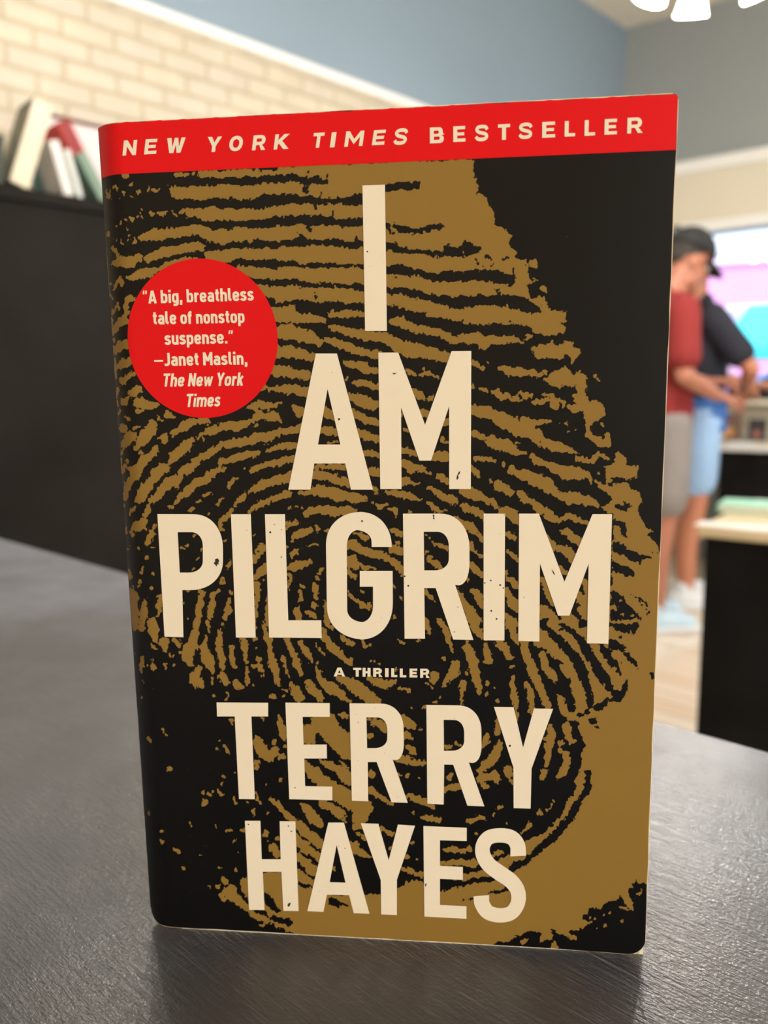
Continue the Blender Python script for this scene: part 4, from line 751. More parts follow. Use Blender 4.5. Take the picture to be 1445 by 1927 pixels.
# pull vertices near a round corner exactly onto its rim
fm = keep[:-1, :-1] & keep[1:, :-1] & keep[:-1, 1:] & keep[1:, 1:]
idx = np.arange(nu*nv).reshape(nv, nu)
quads = np.stack([idx[:-1, :-1][fm], idx[:-1, 1:][fm], idx[1:, 1:][fm], idx[1:, :-1][fm]], -1)
used = np.zeros(nu*nv, bool); used[quads.ravel()] = True
remap = np.cumsum(used)-1
def grid_mesh(name, co, quads):
    me = bpy.data.meshes.new(name)
    me.vertices.add(len(co)); me.vertices.foreach_set('co', co.astype(np.float32).ravel())
    me.loops.add(quads.size); me.loops.foreach_set('vertex_index', quads.astype(np.int32).ravel())
    me.polygons.add(len(quads)); me.polygons.foreach_set('loop_start', (np.arange(len(quads))*4).astype(np.int32)); me.polygons.foreach_set('loop_total', np.full(len(quads), 4, np.int32))
    me.update(calc_edges=True); me.polygons.foreach_set('use_smooth', np.ones(len(quads), bool)); return me
me = grid_mesh('front_cover', P3.reshape(-1, 3)[used], remap[quads])
for nm, arr in (('ink', ink), ('rim', EDGE)):
    a = me.attributes.new(nm, 'FLOAT', 'POINT'); a.data.foreach_set('value', arr.ravel()[used].astype(np.float32))
m = bpy.data.materials.new('cover print'); m.use_nodes = True; nt = m.node_tree; p = nt.nodes['Principled BSDF']; L = nt.links.new; N = nt.nodes.new
a1 = N('ShaderNodeAttribute'); a1.attribute_name = 'ink'; mr = N('ShaderNodeMapRange'); mr.inputs['From Min'].default_value = -.35; mr.inputs['From Max'].default_value = .35; L(a1.outputs['Fac'], mr.inputs['Value'])
mx = N('ShaderNodeMixRGB'); mx.inputs[1].default_value = INK_BLACK; mx.inputs[2].default_value = INK_GOLD; L(mr.outputs[0], mx.inputs[0])
a2 = N('ShaderNodeAttribute'); a2.attribute_name = 'rim'; m2 = N('ShaderNodeMapRange'); m2.inputs['From Min'].default_value = .00008; m2.inputs['From Max'].default_value = .00022; m2.inputs['To Min'].default_value = 1; m2.inputs['To Max'].default_value = 0; L(a2.outputs['Fac'], m2.inputs['Value'])
mx2 = N('ShaderNodeMixRGB'); mx2.inputs[2].default_value = srgb(226, 204, 172); L(m2.outputs[0], mx2.inputs[0]); L(mx.outputs[0], mx2.inputs[1]); L(mx2.outputs[0], p.inputs['Base Color'])
p.inputs['Roughness'].default_value = .30; p.inputs['Specular IOR Level'].default_value = .32
t = N('ShaderNodeTexCoord'); n = N('ShaderNodeTexNoise'); n.inputs['Scale'].default_value = 900; L(t.outputs['Object'], n.inputs['Vector'])
b = N('ShaderNodeBump'); b.inputs['Strength'].default_value = .2; b.inputs['Distance'].default_value = .00004; L(n.outputs['Fac'], b.inputs['Height']); L(b.outputs[0], p.inputs['Normal'])
fc = link('front_cover', me, m, pb)

# ---- flat print parts laid on the cover
def print_mesh(name, polys, m, parent, off=.00006):
    """polys: list of closed outlines on the artwork sheet, even-odd filled"""
    cu = bpy.data.curves.new(name, 'CURVE'); cu.dimensions = '2D'; cu.fill_mode = 'BOTH'
    for P in polys:
        s = cu.splines.new('POLY'); s.points.add(len(P)-1)
        for i, (x, y) in enumerate(P): s.points[i].co = ((x-700)/100, -(y-960)/100, 0, 1)
        s.use_cyclic_u = True
    o = bpy.data.objects.new(name, cu); COL.objects.link(o)
    dg = bpy.context.evaluated_depsgraph_get(); me = bpy.data.meshes.new_from_object(o.evaluated_get(dg)); bpy.data.objects.remove(o); bpy.data.curves.remove(cu)
    return lay(me, name, m, parent, off)
def lay(me, name, m, parent, off):
    me.name = name; me.materials.clear()
    co = np.empty(len(me.vertices)*3, np.float32); me.vertices.foreach_get('co', co); co = co.reshape(-1, 3)
    for i in range(len(co)):
        uu, vv = s2uv(co[i, 0]*100+700, -co[i, 1]*100+960); co[i] = cov(uu, vv, off)
    me.vertices.foreach_set('co', co.ravel()); me.update()
    return link(name, me, m, parent)
def rp_(pts, n=10):
    """polygon whose vertices may carry (x, y, rx[, ry]) corner roundings (superellipse)"""
    out = []; N_ = len(pts)
    for i, q in enumerate(pts):
        x, y = q[0], q[1]
        if len(q) == 2: out.append((x, y)); continue
        a = np.array(pts[i-1][:2], float); c = np.array(pts[(i+1) % N_][:2], float); p0 = np.array([x, y], float)
        ra = q[2]; rc = q[3] if len(q) > 3 else q[2]
        ua = (a-p0)/np.linalg.norm(a-p0); uc = (c-p0)/np.linalg.norm(c-p0); A0 = p0+ua*ra; C0 = p0+uc*rc
        for k in range(n+1):
            t = k/n*PI/2; s_, c_ = math.sin(t)**.93, math.cos(t)**.93
            out.append(tuple(p0+ua*ra*(1-s_)+uc*rc*(1-c_)))
    return out
def strokepoly(path, w):
    """closed outline of a stroke: path [(x,y)], w list of widths"""
    P = np.array(path, float); Lf = []; Rt = []
    for i in range(len(P)):
        d = P[min(i+1, len(P)-1)]-P[max(i-1, 0)]; d /= np.linalg.norm(d); n_ = np.array([-d[1], d[0]]); ww = w[i] if isinstance(w, (list, tuple, np.ndarray)) else w
        Lf.append(tuple(P[i]+n_*ww/2)); Rt.append(tuple(P[i]-n_*ww/2))
    return Lf+Rt[::-1]
def catmull(P, n=8):
    P = [np.array(q, float) for q in P]; P = [2*P[0]-P[1]]+P+[2*P[-1]-P[-2]]; out = []
    for i in range(1, len(P)-2):
        for k in range(n):
            t = k/n; out.append(.5*((2*P[i])+(-P[i-1]+P[i+1])*t+(2*P[i-1]-5*P[i]+4*P[i+1]-P[i+2])*t*t+(-P[i-1]+3*P[i]-3*P[i+1]+P[i+2])*t**3))
    out.append(P[-2]); return np.array(out)

# title
TITLE = []
TITLE.append([(682, 346.6), (724.3, 345.1), (728, 620.4), (687, 620.4)])
TITLE += [[(594.3, 663), (634.1, 663), (701.9, 919), (660.3, 919), (649.6, 869.8), (591.5, 869.8), (584.3, 919), (542.5, 919)], [(616.4, 729.5), (640.4, 834.1), (598.5, 834.1)]]
TITLE.append([(711.9, 661), (749.2, 661), (799.8, 796.8), (849.6, 658.5), (886.7, 657.8), (885.8, 917.9), (845.1, 917.9), (845.1, 761.9), (811, 864.5), (789.1, 864.5), (754.7, 764.4), (755.5, 917.9), (715.6, 918)])
TITLE += [rp_([(296.3, 965), (419.7, 965.4, 56, 66), (419.7, 1108, 56, 62), (343.2, 1108), (345.3, 1196.9), (309.7, 1195.7)], 14), rp_([(334.5, 999.1), (381.8, 999.1, 22, 27), (381.8, 1075.1, 22, 27), (338.4, 1075.1)])]
TITLE.append([(434.6, 965.2), (472, 965.2), (481.3, 1197.7), (444.2, 1197.4)])
TITLE.append([(498.6, 965.2), (536.3, 965.2), (542.5, 1164.8), (604.7, 1164.8), (605.6, 1198.2), (506.5, 1197.4)])
TITLE.append(rp_([(612.6, 961, 63, 68), (736.3, 961, 60, 66), (737.3, 1027), (699.4, 1027), (698.6, 995.1, 22, 31), (652.4, 995.1, 22, 32), (653.4, 1168.2, 24, 32), (701.9, 1168.2, 23, 32), (701.9, 1101.7), (677, 1101.7), (677, 1071.8), (738.8, 1071.8), (739.6, 1201, 70, 62), (616, 1201, 72, 62)], 14))
TITLE += [rp_([(758.2, 964.2), (883.3, 964.2, 55, 66), (883.3, 1104, 48, 25), (856.4, 1098), (890.8, 1201.9), (852.7, 1201.1), (819.7, 1104.2), (798.3, 1104.2), (799.7, 1199.4), (761.3, 1199.4)], 14), rp_([(797.3, 998.3), (844.4, 998.3, 22, 27), (844.4, 1071, 22, 27), (798.3, 1071)])]
TITLE.append([(909.9, 964.2), (950.3, 964.2), (949, 1202.9), (909.9, 1202.4)])
TITLE.append([(976.7, 964.2), (1013.8, 964.2), (1061.9, 1092.3), (1114.7, 965), (1151.5, 965), (1144.6, 1209.1), (1104.2, 1207.9), (1107.5, 1058.1), (1071.3, 1156), (1049.9, 1156), (1015.8, 1058.1), (1014.8, 1204.9), (975.2, 1203.6)])
AUTHOR = []
AUTHOR.append([(407.6, 1319.5), (504.7, 1320), (504.7, 1345.9), (473.1, 1345.9), (479.7, 1501.6), (449.8, 1501.1), (441.7, 1345.9), (408.6, 1345.9)])
AUTHOR.append([(537.1, 1319.7), (620.5, 1320.7), (620.5, 1346.6), (569.5, 1346.6), (571.2, 1398.7), (614.8, 1398.7), (615.3, 1424.9), (572.5, 1424.9), (574.2, 1476.9), (625.3, 1477.9), (625.3, 1503.6), (544.4, 1501.4)])
AUTHOR += [rp_([(657.7, 1321), (758.5, 1322, 42, 46), (760.6, 1432, 38, 20), (738.9, 1427), (767.3, 1508.3), (736.9, 1507.3), (708.7, 1431.6), (692, 1431.6), (692.8, 1505.6), (662.1, 1504.3)], 12), rp_([(689.5, 1347.4), (728.7, 1347.8, 19, 24), (728.7, 1405.4, 19, 24), (690.8, 1405.4)])]
AUTHOR += [rp_([(802.2, 1324), (905.2, 1325.5, 43, 48), (906.5, 1438, 40, 22), (882.1, 1432), (911.3, 1515), (879.4, 1513.6), (852.7, 1436.6), (835.8, 1436.1), (834.8, 1511.6), (804.1, 1509.8)], 12), rp_([(834.8, 1352.1), (873.4, 1352.8, 19, 24), (873.4, 1410.4, 19, 24), (835.3, 1410.4)])]
AUTHOR.append([(929.3, 1327.7), (966.4, 1328.4), (984.1, 1404.2), (1004.6, 1330.7), (1040.7, 1331.4), (1000.1, 1444), (998.3, 1519.2), (966.4, 1518.2), (965.9, 1441.5)])
AUTHOR.append([(461, 1542.2), (490.1, 1542.2), (492.6, 1614.5), (528.2, 1614.5), (526.2, 1543), (555.9, 1543), (561.9, 1712.1), (533.2, 1711.6), (529.5, 1638.1), (494.6, 1638.1), (497.8, 1709.9), (468.7, 1709.9)])
AUTHOR += [[(617.8, 1545.5), (647.2, 1545.5), (695.3, 1717.1), (665.6, 1715.9), (656.7, 1682.2), (615.3, 1681.2), (608.6, 1713.6), (578.2, 1712.1)], [(633.5, 1587.6), (650.2, 1658.6), (620.3, 1657.6)]]
AUTHOR.append([(678.8, 1546.7), (712, 1547.7), (731.4, 1616.5), (748.8, 1549.2), (781, 1551.4), (746.8, 1653.1), (746.8, 1719.6), (717.2, 1718.3), (716.5, 1653.8)])
AUTHOR.append([(796.7, 1551.9), (878.1, 1555.4), (878.1, 1580.3), (827.8, 1578.8), (827.8, 1626.9), (870.9, 1628.9), (870.9, 1653.3), (827.8, 1651.3), (827.8, 1700.4), (877.6, 1702.9), (877.6, 1726.6), (798.4, 1722.3)])
sc_ = catmull([(975, 1608.5), (973.5, 1588), (962, 1573.5), (941, 1569.5), (920, 1573.5), (909, 1588), (909, 1606), (920, 1625), (941, 1641), (962, 1656), (974, 1674), (974.5, 1696), (962, 1715), (940, 1720), (918, 1714), (907, 1698), (905.5, 1683)])
k_ = np.linspace(0, 1, len(sc_)); sw = 28+3.0*np.cos(2*PI*2*k_)+0*k_
AUTHOR.append(strokepoly(sc_, list(29.5-2.5*np.abs(np.sin(2*PI*k_)))))
print_mesh('title_lettering', TITLE, m_cream_ink, pb, .00012)
print_mesh('author_lettering', AUTHOR, m_cream_ink, pb, .00012)

# heavy capitals for the banner and the sub-title, drawn in a unit box (y down)
def caps(ch, t, h):
    """outlines in a 1x1 box; t = stem width, h = bar height (fractions)"""
    r = rp_
    if ch == 'N': return [[(0, 0), (t*1.02, 0), (1-t, .60), (1-t, 0), (1, 0), (1, 1), (1-t*.96, 1), (t, .40), (t, 1), (0, 1)]]
    if ch == 'E': return [[(0, 0), (1, 0), (1, h), (t, h), (t, .5-h*.48), (.92, .5-h*.48), (.92, .5+h*.48), (t, .5+h*.48), (t, 1-h), (1.02, 1-h), (1.02, 1), (0, 1)]]
    if ch == 'W': return [[(0, 0), (.24, 0), (.33, .60), (.42, 0), (.60, 0), (.69, .60), (.77, 0), (1, 0), (.80, 1), (.59, 1), (.51, .46), (.42, 1), (.20, 1)]]
    if ch == 'Y': return [[(0, 0), (t*1.18, 0), (.5, .38), (1-t*1.18, 0), (1, 0), (.5+t/2, .63), (.5+t/2, 1), (.5-t/2, 1), (.5-t/2, .63)]]
    if ch == 'O': return [r([(0, 0, .5), (1, 0, .5), (1, 1, .5), (0, 1, .5)]), r([(t, h, .5-t, .5-h), (1-t, h, .5-h, .5-t), (1-t, 1-h, .5-h, .5-t)[:2]+(.5-h, .5-t), (t, 1-h, .5-t, .5-h)])]
    if ch == 'R': return [r([(0, 0), (.95, 0, .36), (.95, .66, .34), (.74, .66), (1.02, 1), (1-t*1.25+.02, 1), (t*1.9, .66), (t, .66), (t, 1), (0, 1)]), r([(t, h), (.95-t, h, .12), (.95-t, .66-h, .12), (t, .66-h)])]
    if ch == 'K': return [[(0, 0), (t, 0), (t, .40), (.62, 0), (1, 0), (.52, .44), (1.03, 1), (.66, 1), (.32, .62), (t, .72), (t, 1), (0, 1)]]
    if ch == 'T': return [[(0, 0), (1, 0), (1, h), (.5+t/2, h), (.5+t/2, 1), (.5-t/2, 1), (.5-t/2, h), (0, h)]]
    if ch == 'I': return [[(0, 0), (1, 0), (1, 1), (0, 1)]]
    if ch == 'M': return [[(0, 0), (t*1.05, 0), (.5, .52), (1-t*1.05, 0), (1, 0), (1, 1), (1-t, 1), (1-t, .38), (.5, .86), (t, .38), (t, 1), (0, 1)]]
    if ch == 'B': return [r([(0, 0), (.93, 0, .27), (.93, .49, .2), (1, .47, .25), (1, 1, .27), (0, 1)]), r([(t, h), (.93-t, h, .1), (.93-t, .5-h*.42, .1), (t, .5-h*.42)]), r([(t, .5+h*.42), (1-t, .5+h*.42, .1), (1-t, 1-h, .1), (t, 1-h)])]
    if ch == 'L': return [[(0, 0), (t, 0), (t, 1-h), (1, 1-h), (1, 1), (0, 1)]]
    if ch == 'A': return [[(.5-t*.62, 0), (.5+t*.62, 0), (1, 1), (1-t, 1), (.70, .82), (.30, .82), (t, 1), (0, 1)], [(.5, .28), (.62, .60), (.38, .60)]]
    if ch == 'H': return [[(0, 0), (t, 0), (t, .5-h*.5), (1-t, .5-h*.5), (1-t, 0), (1, 0), (1, 1), (1-t, 1), (1-t, .5+h*.5), (t, .5+h*.5), (t, 1), (0, 1)]]
    if ch == 'S':
        p_ = catmull([(.90, .30), (.78, .14), (.50, .10), (.24, .15), (.15, .29), (.26, .42), (.52, .50), (.78, .58), (.86, .72), (.74, .86), (.48, .90), (.22, .86), (.08, .72)], 5)
        return [strokepoly(p_, h*1.08)]
def banner_letters(spec, italic):
    out = []
    for ch, x0, x1, yt, yb in spec:
        w = x1-x0; hh_ = yb-yt; t = 7.6/w if w > 12 else 1; hf = 6.3/hh_
        sl = (5.0 if italic else 0)+(-1.8+ (x0-230)/(1210-230)*2.9); slope = -.047
        for P in caps(ch, t, hf):
            ww = w-(abs(sl) if italic else 0)*.8
            out.append([(x0+x*ww+(1-y)*sl*.9, yt+y*hh_+(x-.5)*w*slope) for x, y in P])
    return out
BAN = [('N', 230.6, 258.4, 261.6, 290.2), ('E', 271.3, 296.2, 259.4, 287.9), ('W', 311.6, 349.5, 257, 285.6), ('Y', 388, 418, 255, 283.7), ('O', 430, 458.4, 253.3, 282.2), ('R', 474.0, 502, 252, 280.4), ('K', 514.8, 545.5, 250, 278.6), ('T', 586.9, 611, 247.5, 276), ('I', 620.6, 633.0, 246.5, 275), ('M', 647.6, 685.6, 244.3, 273.2), ('E', 699.6, 725.9, 242.3, 270.6), ('S', 739.2, 768.8, 239.4, 270.2)]
BAN2 = [('B', 808.8, 835, 237.2, 267.1), ('E', 852.8, 875.2, 235.1, 264.6), ('S', 893.1, 919.3, 232.8, 263.2), ('T', 936.7, 959.5, 231.4, 260.9), ('S', 975.3, 1001.9, 228.7, 259), ('E', 1019.8, 1043.9, 226.8, 256.7), ('L', 1062, 1082, 225.2, 254.6), ('L', 1099.5, 1119.4, 223.5, 253), ('E', 1136.9, 1160.1, 221.4, 250.9), ('R', 1179.7, 1208.7, 218.7, 248.4)]
# red banner: grid so that it follows the hinge
def strip(name, u0, u1, vlo, vhi, m, off, n=(60, 8)):
    bm = bmesh.new(); rows = []
    for j in range(n[1]+1):
        row = []
        for i in range(n[0]+1):
            f = (i/n[0])**1.6; uu = u0+(u1-u0)*f; a, b_ = vlo(uu), vhi(uu); vv = a+(b_-a)*j/n[1]; row.append(bm.verts.new(cov(uu, vv, off)))
        rows.append(row)
    for j in range(n[1]):
        for i in range(n[0]): bm.faces.new((rows[j][i], rows[j][i+1], rows[j+1][i+1], rows[j+1][i]))
    return from_bm(name, bm, m, pb, True)
ul, vl = s2uv(379, 318.5); ur, vr = s2uv(1270, 279.6)
vb = lambda uu: vl+(vr-vl)*(uu-ul)/(ur-ul)
def vt_(uu):                                  # worn top corner and slightly scuffed top edge
    v_ = BH-.00022+.00008*math.sin(uu*900)+.00006*math.sin(uu*2310+1)
    if uu > BW-.0014: v_ -= .0010*(1-math.sqrt(max(0, 1-((uu-(BW-.0014))/.0013)**2)))
    return v_
ban = strip('banner', .00008, BW-.00022, vb, vt_, m_red, .00006, (240, 8))
print_mesh('banner_lettering', banner_letters(BAN, True)+banner_letters(BAN2, False), m_small_ink, ban, .00014)
SUB = [('A', 628, 649.2, 1253.8, 1270.4), ('T', 664.6, 679.8, 1254.2, 1270.8), ('H', 682.2, 697.2, 1254.4, 1271), ('R', 702.2, 719.4, 1254.6, 1271.3), ('I', 724.6, 731.2, 1255, 1271.6), ('L', 736.2, 747.6, 1255.2, 1271.8), ('L', 752.2, 764.4, 1255.5, 1272.2), ('E', 770.6, 785, 1255.6, 1272.4), ('R', 790.6, 808.4, 1255.8, 1273)]
def sub_letters():
    out = []
    for ch, x0, x1, yt, yb in SUB:
        w = x1-x0
        for P in caps(ch, 5.6/w if ch != 'I' else 1, 4.1/(yb-yt)): out.append([(x0+x*w, yt+y*(yb-yt)+x*w*.01) for x, y in P])
    return out
print_mesh('subtitle_lettering', sub_letters(), m_small_ink, pb, .00012)
# red badge
cu0, cv0 = s2uv(379.8, 636.5); ru = (s2uv(521.3, 636.5)[0]-s2uv(238.5, 636.5)[0])/2; rv = (s2uv(379.8, 485.6)[1]-s2uv(379.8, 786)[1])/2
bm = bmesh.new(); cen = bm.verts.new(cov(cu0, cv0, .00006)); prev = [cen]*96; 
for k in range(1, 41):
    ring = [bm.verts.new(cov(cu0+ru*k/40*math.cos(i*2*PI/96), cv0+rv*k/40*math.sin(i*2*PI/96), .00006)) for i in range(96)]
    for i in range(96):
        if k == 1: bm.faces.new((cen, ring[i], ring[(i+1) % 96]))
        else: bm.faces.new((prev[i], ring[i], ring[(i+1) % 96], prev[(i+1) % 96]))
    prev = ring
badge = from_bm('quote_badge', bm, m_red, pb, True)
# the quotation: condensed bold lettering drawn as strokes (cap height 1, x-height .73)
O_ = [(.25, .645), (.14, .615), (.093, .50), (.093, .23), (.14, .115), (.25, .085), (.36, .115), (.407, .23), (.407, .50), (.36, .615), (.25, .645)]
AR = [(.093, .45), (.125, .58), (.24, .645), (.36, .60), (.407, .48), (.407, 0)]
FONT = {
 'o': (.50, [('c', O_)]), 'n': (.50, [('l', [(.093, 0), (.093, .73)]), ('c', AR)]), 'h': (.50, [('l', [(.093, 0), (.093, 1)]), ('c', AR)]),
 'u': (.50, [('l', [(.407, 0), (.407, .73)]), ('c', [(.093, .73), (.093, .25), (.14, .125), (.26, .085), (.375, .15), (.407, .28)])]),
 'b': (.50, [('l', [(.093, 0), (.093, 1)]), ('c', O_)]), 'p': (.50, [('l', [(.093, -.24), (.093, .73)]), ('c', O_)]),
 'g': (.50, [('c', O_), ('c', [(.407, .73), (.407, .02), (.36, -.115), (.25, -.15), (.10, -.13)])]),
 'a': (.49, [('c', [(.10, .57), (.17, .63), (.27, .645), (.365, .60), (.40, .49), (.40, 0)]), ('c', [(.40, .40), (.24, .40), (.12, .36), (.088, .24), (.12, .12), (.22, .085), (.34, .12), (.40, .22)])]),
 'e': (.50, [('l', [(.093, .36), (.44, .36)]), ('c', [(.407, .36), (.407, .50), (.36, .61), (.25, .645), (.14, .61), (.093, .49), (.093, .24), (.14, .12), (.26, .085), (.36, .11), (.43, .20)])]),
 's': (.46, [('c', [(.40, .56), (.32, .635), (.22, .65), (.12, .61), (.092, .52), (.13, .43), (.24, .375), (.34, .31), (.375, .21), (.33, .12), (.23, .083), (.12, .11), (.05, .18)])]),
 't': (.32, [('c', [(.15, .93), (.15, .25), (.18, .13), (.30, .093)]), ('l', [(.01, .655), (.31, .655)])]),
 'l': (.27, [('c', [(.093, 1), (.093, .25), (.12, .13), (.25, .093)])]), 'i': (.19, [('l', [(.093, 0), (.093, .70)]), ('l', [(.093, .82), (.093, 1)])]),
 'f': (.31, [('c', [(.13, 0), (.13, .72), (.17, .87), (.30, .91)]), ('l', [(.0, .655), (.30, .655)])]), 'r': (.34, [('l', [(.093, 0), (.093, .73)]), ('c', [(.093, .45), (.15, .59), (.33, .645)])]),
 'k': (.46, [('l', [(.093, 0), (.093, 1)]), ('l', [(.39, .73), (.10, .30)]), ('l', [(.20, .46), (.40, 0)])]),
 'm': (.80, [('l', [(.093, 0), (.093, .73)]), ('c', AR), ('c', [(x+.305, y) for x, y in AR])]), 'w': (.70, [('l', [(.07, .73), (.20, 0)]), ('l', [(.20, 0), (.35, .70)]), ('l', [(.35, .70), (.50, 0)]), ('l', [(.50, 0), (.63, .73)])]),
 'T': (.54, [('l', [(0, .91), (.54, .91)]), ('l', [(.27, 0), (.27, .95)])]), 'A': (.60, [('l', [(.075, 0), (.29, .98)]), ('l', [(.525, 0), (.31, .98)]), ('l', [(.15, .25), (.45, .25)])]),
 'M': (.70, [('l', [(.093, 0), (.093, 1)]), ('l', [(.093, .97), (.35, .32)]), ('l', [(.607, .97), (.35, .32)]), ('l', [(.607, 0), (.607, 1)])]), 'N': (.56, [('l', [(.093, 0), (.093, 1)]), ('l', [(.093, .97), (.467, .03)]), ('l', [(.467, 0), (.467, 1)])]),
 'J': (.44, [('c', [(.34, 1), (.34, .28), (.30, .13), (.18, .085), (.03, .11)])]), 'Y': (.56, [('l', [(.065, 1), (.28, .42)]), ('l', [(.495, 1), (.28, .42)]), ('l', [(.28, 0), (.28, .50)])]),
 ',': (.20, [('l', [(.105, .19), (.105, 0), (.07, -.17)])]), '.': (.20, [('l', [(.095, 0), (.095, .19)])]), '\u201c': (.36, [('l', [(.07, .72), (.12, 1.0)]), ('l', [(.25, .72), (.30, 1.0)])]), '\u201d': (.36, [('l', [(.12, 1.0), (.07, .72)]), ('l', [(.30, 1.0), (.25, .72)])]),
 '\u2014': (.66, [('l', [(0, .40), (.66, .40)])]), ' ': (.17, [])}
def quote_mesh(lines, m, parent, name):
    bm = bmesh.new(); nst = 0
    for txt, x0, x1, yb0, yb1, caph, it in lines:
        W_ = sum(FONT[c][0]+.075 for c in txt)-.075; kx = (x1-x0-(it*.16*caph))/W_; x = 0
        for c in txt:
            w, st = FONT[c]
            for kind, pts in st:
                nst = (nst+1) % 7
                P = catmull(pts, 4) if kind == 'c' else np.array(pts, float)
                sw_ = {'w': .155, '\u2014': .13, '\u201c': .11, '\u201d': .11}.get(c, .185)
                o_ = strokepoly(P, sw_); n_ = len(P)
                v_ = []
                for (px, py) in o_:
                    X = x0+(x+px)*kx+(py*it*.16+py*-.045)*caph; f = (X-x0)/(x1-x0); Y = yb0+(yb1-yb0)*f-py*caph
                    uu, vv = s2uv(X, Y); v_.append(bm.verts.new(cov(uu, vv, .00012+.000004*nst)))
                for i in range(n_-1): bm.faces.new((v_[i], v_[i+1], v_[2*n_-2-i], v_[2*n_-1-i]))
            x += w+.075
    for f in bm.faces:
        if f.normal.dot(bback) > 0: f.normal_flip()
    me = bpy.data.meshes.new(name); bm.to_mesh(me); bm.free(); return link(name, me, m, parent)
quote_mesh([('\u201cA big, breathless', 269, 477.7, 569.3, 563.2, 24.6, 0), ('tale of nonstop', 288.2, 460.5, 608.4, 605.2, 24.6, 0), ('suspense.\u201d', 310.3, 439.5, 646.8, 643.8, 24.6, 0),
         ('\u2014Janet Maslin,', 290.7, 465.8, 686.8, 683.8, 24.6, 0), ('The New York', 305.6, 460.6, 725.4, 723.3, 24.8, 1), ('Times', 349.2, 417.6, 763.7, 762.4, 24.8, 1)], m_small_ink, badge, 'quote_lettering')
# scuffs in the lettering
SCUFF = [[(405, 1050), (410, 1048), (413, 1053), (411, 1057), (413, 1060), (409, 1059), (408, 1064), (405, 1060), (402, 1057), (405, 1055)], [(863, 886), (866, 884), (865, 889), (862, 892), (863, 897), (860, 901), (859, 896), (861, 891)],
         [(814, 966), (817.5, 966.5), (817, 971), (818, 975), (815, 974), (815.5, 970)], [(739, 699), (744, 700), (746, 697), (744, 702), (740, 702)], [(636, 785), (639, 784), (640.5, 787), (637, 789)], [(543, 1697), (547, 1696), (546, 1701), (543, 1704), (541, 1701)],
         [(1038, 1068), (1042, 1074), (1044.5, 1080), (1041, 1077)], [(466, 1547), (470, 1549), (467, 1550)], [(542, 1550), (545, 1553), (542, 1553)], [(547, 1560), (551, 1562), (547, 1563)], [(680, 976), (683, 977), (682, 981), (680, 979)], [(800, 1661), (803, 1659), (802, 1664), (800, 1666)]]
m_sc = mat('scuffed ink', (.02, .016, .014, 1), .7)
for P_ in SCUFF: print_mesh('scuff_mark', [P_], m_sc, pb, .00018)

# ---- the rest of the volume: page block, spine, back cover
def prism(name, q, z0, z1, m, bev=0):
    """footprint q in (across, back) metres, extruded from z0 to z1 up the book"""
    bm = bmesh.new(); lo = [bm.verts.new(be*a+bback*b_+bup*z0) for a, b_ in q]; hi = [bm.verts.new(be*a+bback*b_+bup*z1) for a, b_ in q]
    bm.faces.new(lo); bm.faces.new(hi)
    for i in range(len(q)): bm.faces.new((lo[i], lo[(i+1) % len(q)], hi[(i+1) % len(q)], hi[i]))
    if bev: bmesh.ops.bevel(bm, geom=list(bm.edges), offset=bev, segments=2, affect='EDGES')
    return from_bm(name, bm, m, pb)
def pages_mat():
    m = bpy.data.materials.new('page edges'); m.use_nodes = True; nt = m.node_tree; p = nt.nodes['Principled BSDF']
    t = nt.nodes.new('ShaderNodeTexCoord'); mp = nt.nodes.new('ShaderNodeMapping'); mp.inputs['Scale'].default_value = (20, 6000, 20); nt.links.new(t.outputs['Object'], mp.inputs[0])
    n = nt.nodes.new('ShaderNodeTexNoise'); n.inputs['Scale'].default_value = 1; nt.links.new(mp.outputs[0], n.inputs['Vector'])
    c = nt.nodes.new('ShaderNodeValToRGB'); c.color_ramp.elements[0].position = .3; c.color_ramp.elements[0].color = srgb(196, 178, 140); c.color_ramp.elements[1].position = .6; c.color_ramp.elements[1].color = srgb(238, 226, 198)
    nt.links.new(n.outputs['Fac'], c.inputs[0]); nt.links.new(c.outputs[0], p.inputs['Base Color']); p.inputs['Roughness'].default_value = .85
    return m
prism('page_block', [(.0045, .0020), (.010, .00045), (.100, .00040), (BW-.0003, .0002), (BW-.0006, BT-.0015), (.004, BT-.0015)], -.0007, BH-.0008, pages_mat())
m_spine = cover_ink('black cover ink', INK_BLACK, .4)
prism('spine', [(-.0001, .0031), (.0004, .0030), (.0035, BT-.0004), (.0029, BT-.0002)], .0034, BH-.0003, m_spine)
prism('back_cover', [(.0030, BT-.0005), (BW-.0003, BT-.0008), (BW-.0003, BT-.0003), (.0030, BT-.0001)], -.0006, BH, m_spine)
# ------------------------------------------------------------------ people
def capsule(bm, p, q, r0, r1, n=14):
    """tapered limb with round ends (closed islands, fused later by a voxel remesh)"""
    p, q = Vector(p), Vector(q); d = q-p; L = d.length
    if L < 1e-6: bm_ell(bm, p, (r0, r0, r0)); return
    d.normalize(); k = 4; prof = []
    for i in range(k+1):
        a = -PI/2+(PI/2)*i/k; prof.append((max(r0*math.cos(a), .0004), r0*math.sin(a)))
    for i in range(k+1):
        a = (PI/2)*i/k; prof.append((max(r1*math.cos(a), .0004), L+r1*math.sin(a)))
    vs0 = set(bm.verts)
    rot = Vector((0, 0, 1)).rotation_difference(d).to_matrix()
    rings = []
    for r, z in prof:
        rings.append([bm.verts.new(p+rot @ Vector((r*math.cos(t*2*PI/n), r*math.sin(t*2*PI/n), z))) for t in range(n)])
    for i in range(len(rings)-1):
        for t in range(n): bm.faces.new((rings[i][t], rings[i][(t+1) % n], rings[i+1][(t+1) % n], rings[i+1][t]))
    bm.faces.new(rings[0][::-1]); bm.faces.new(rings[-1])
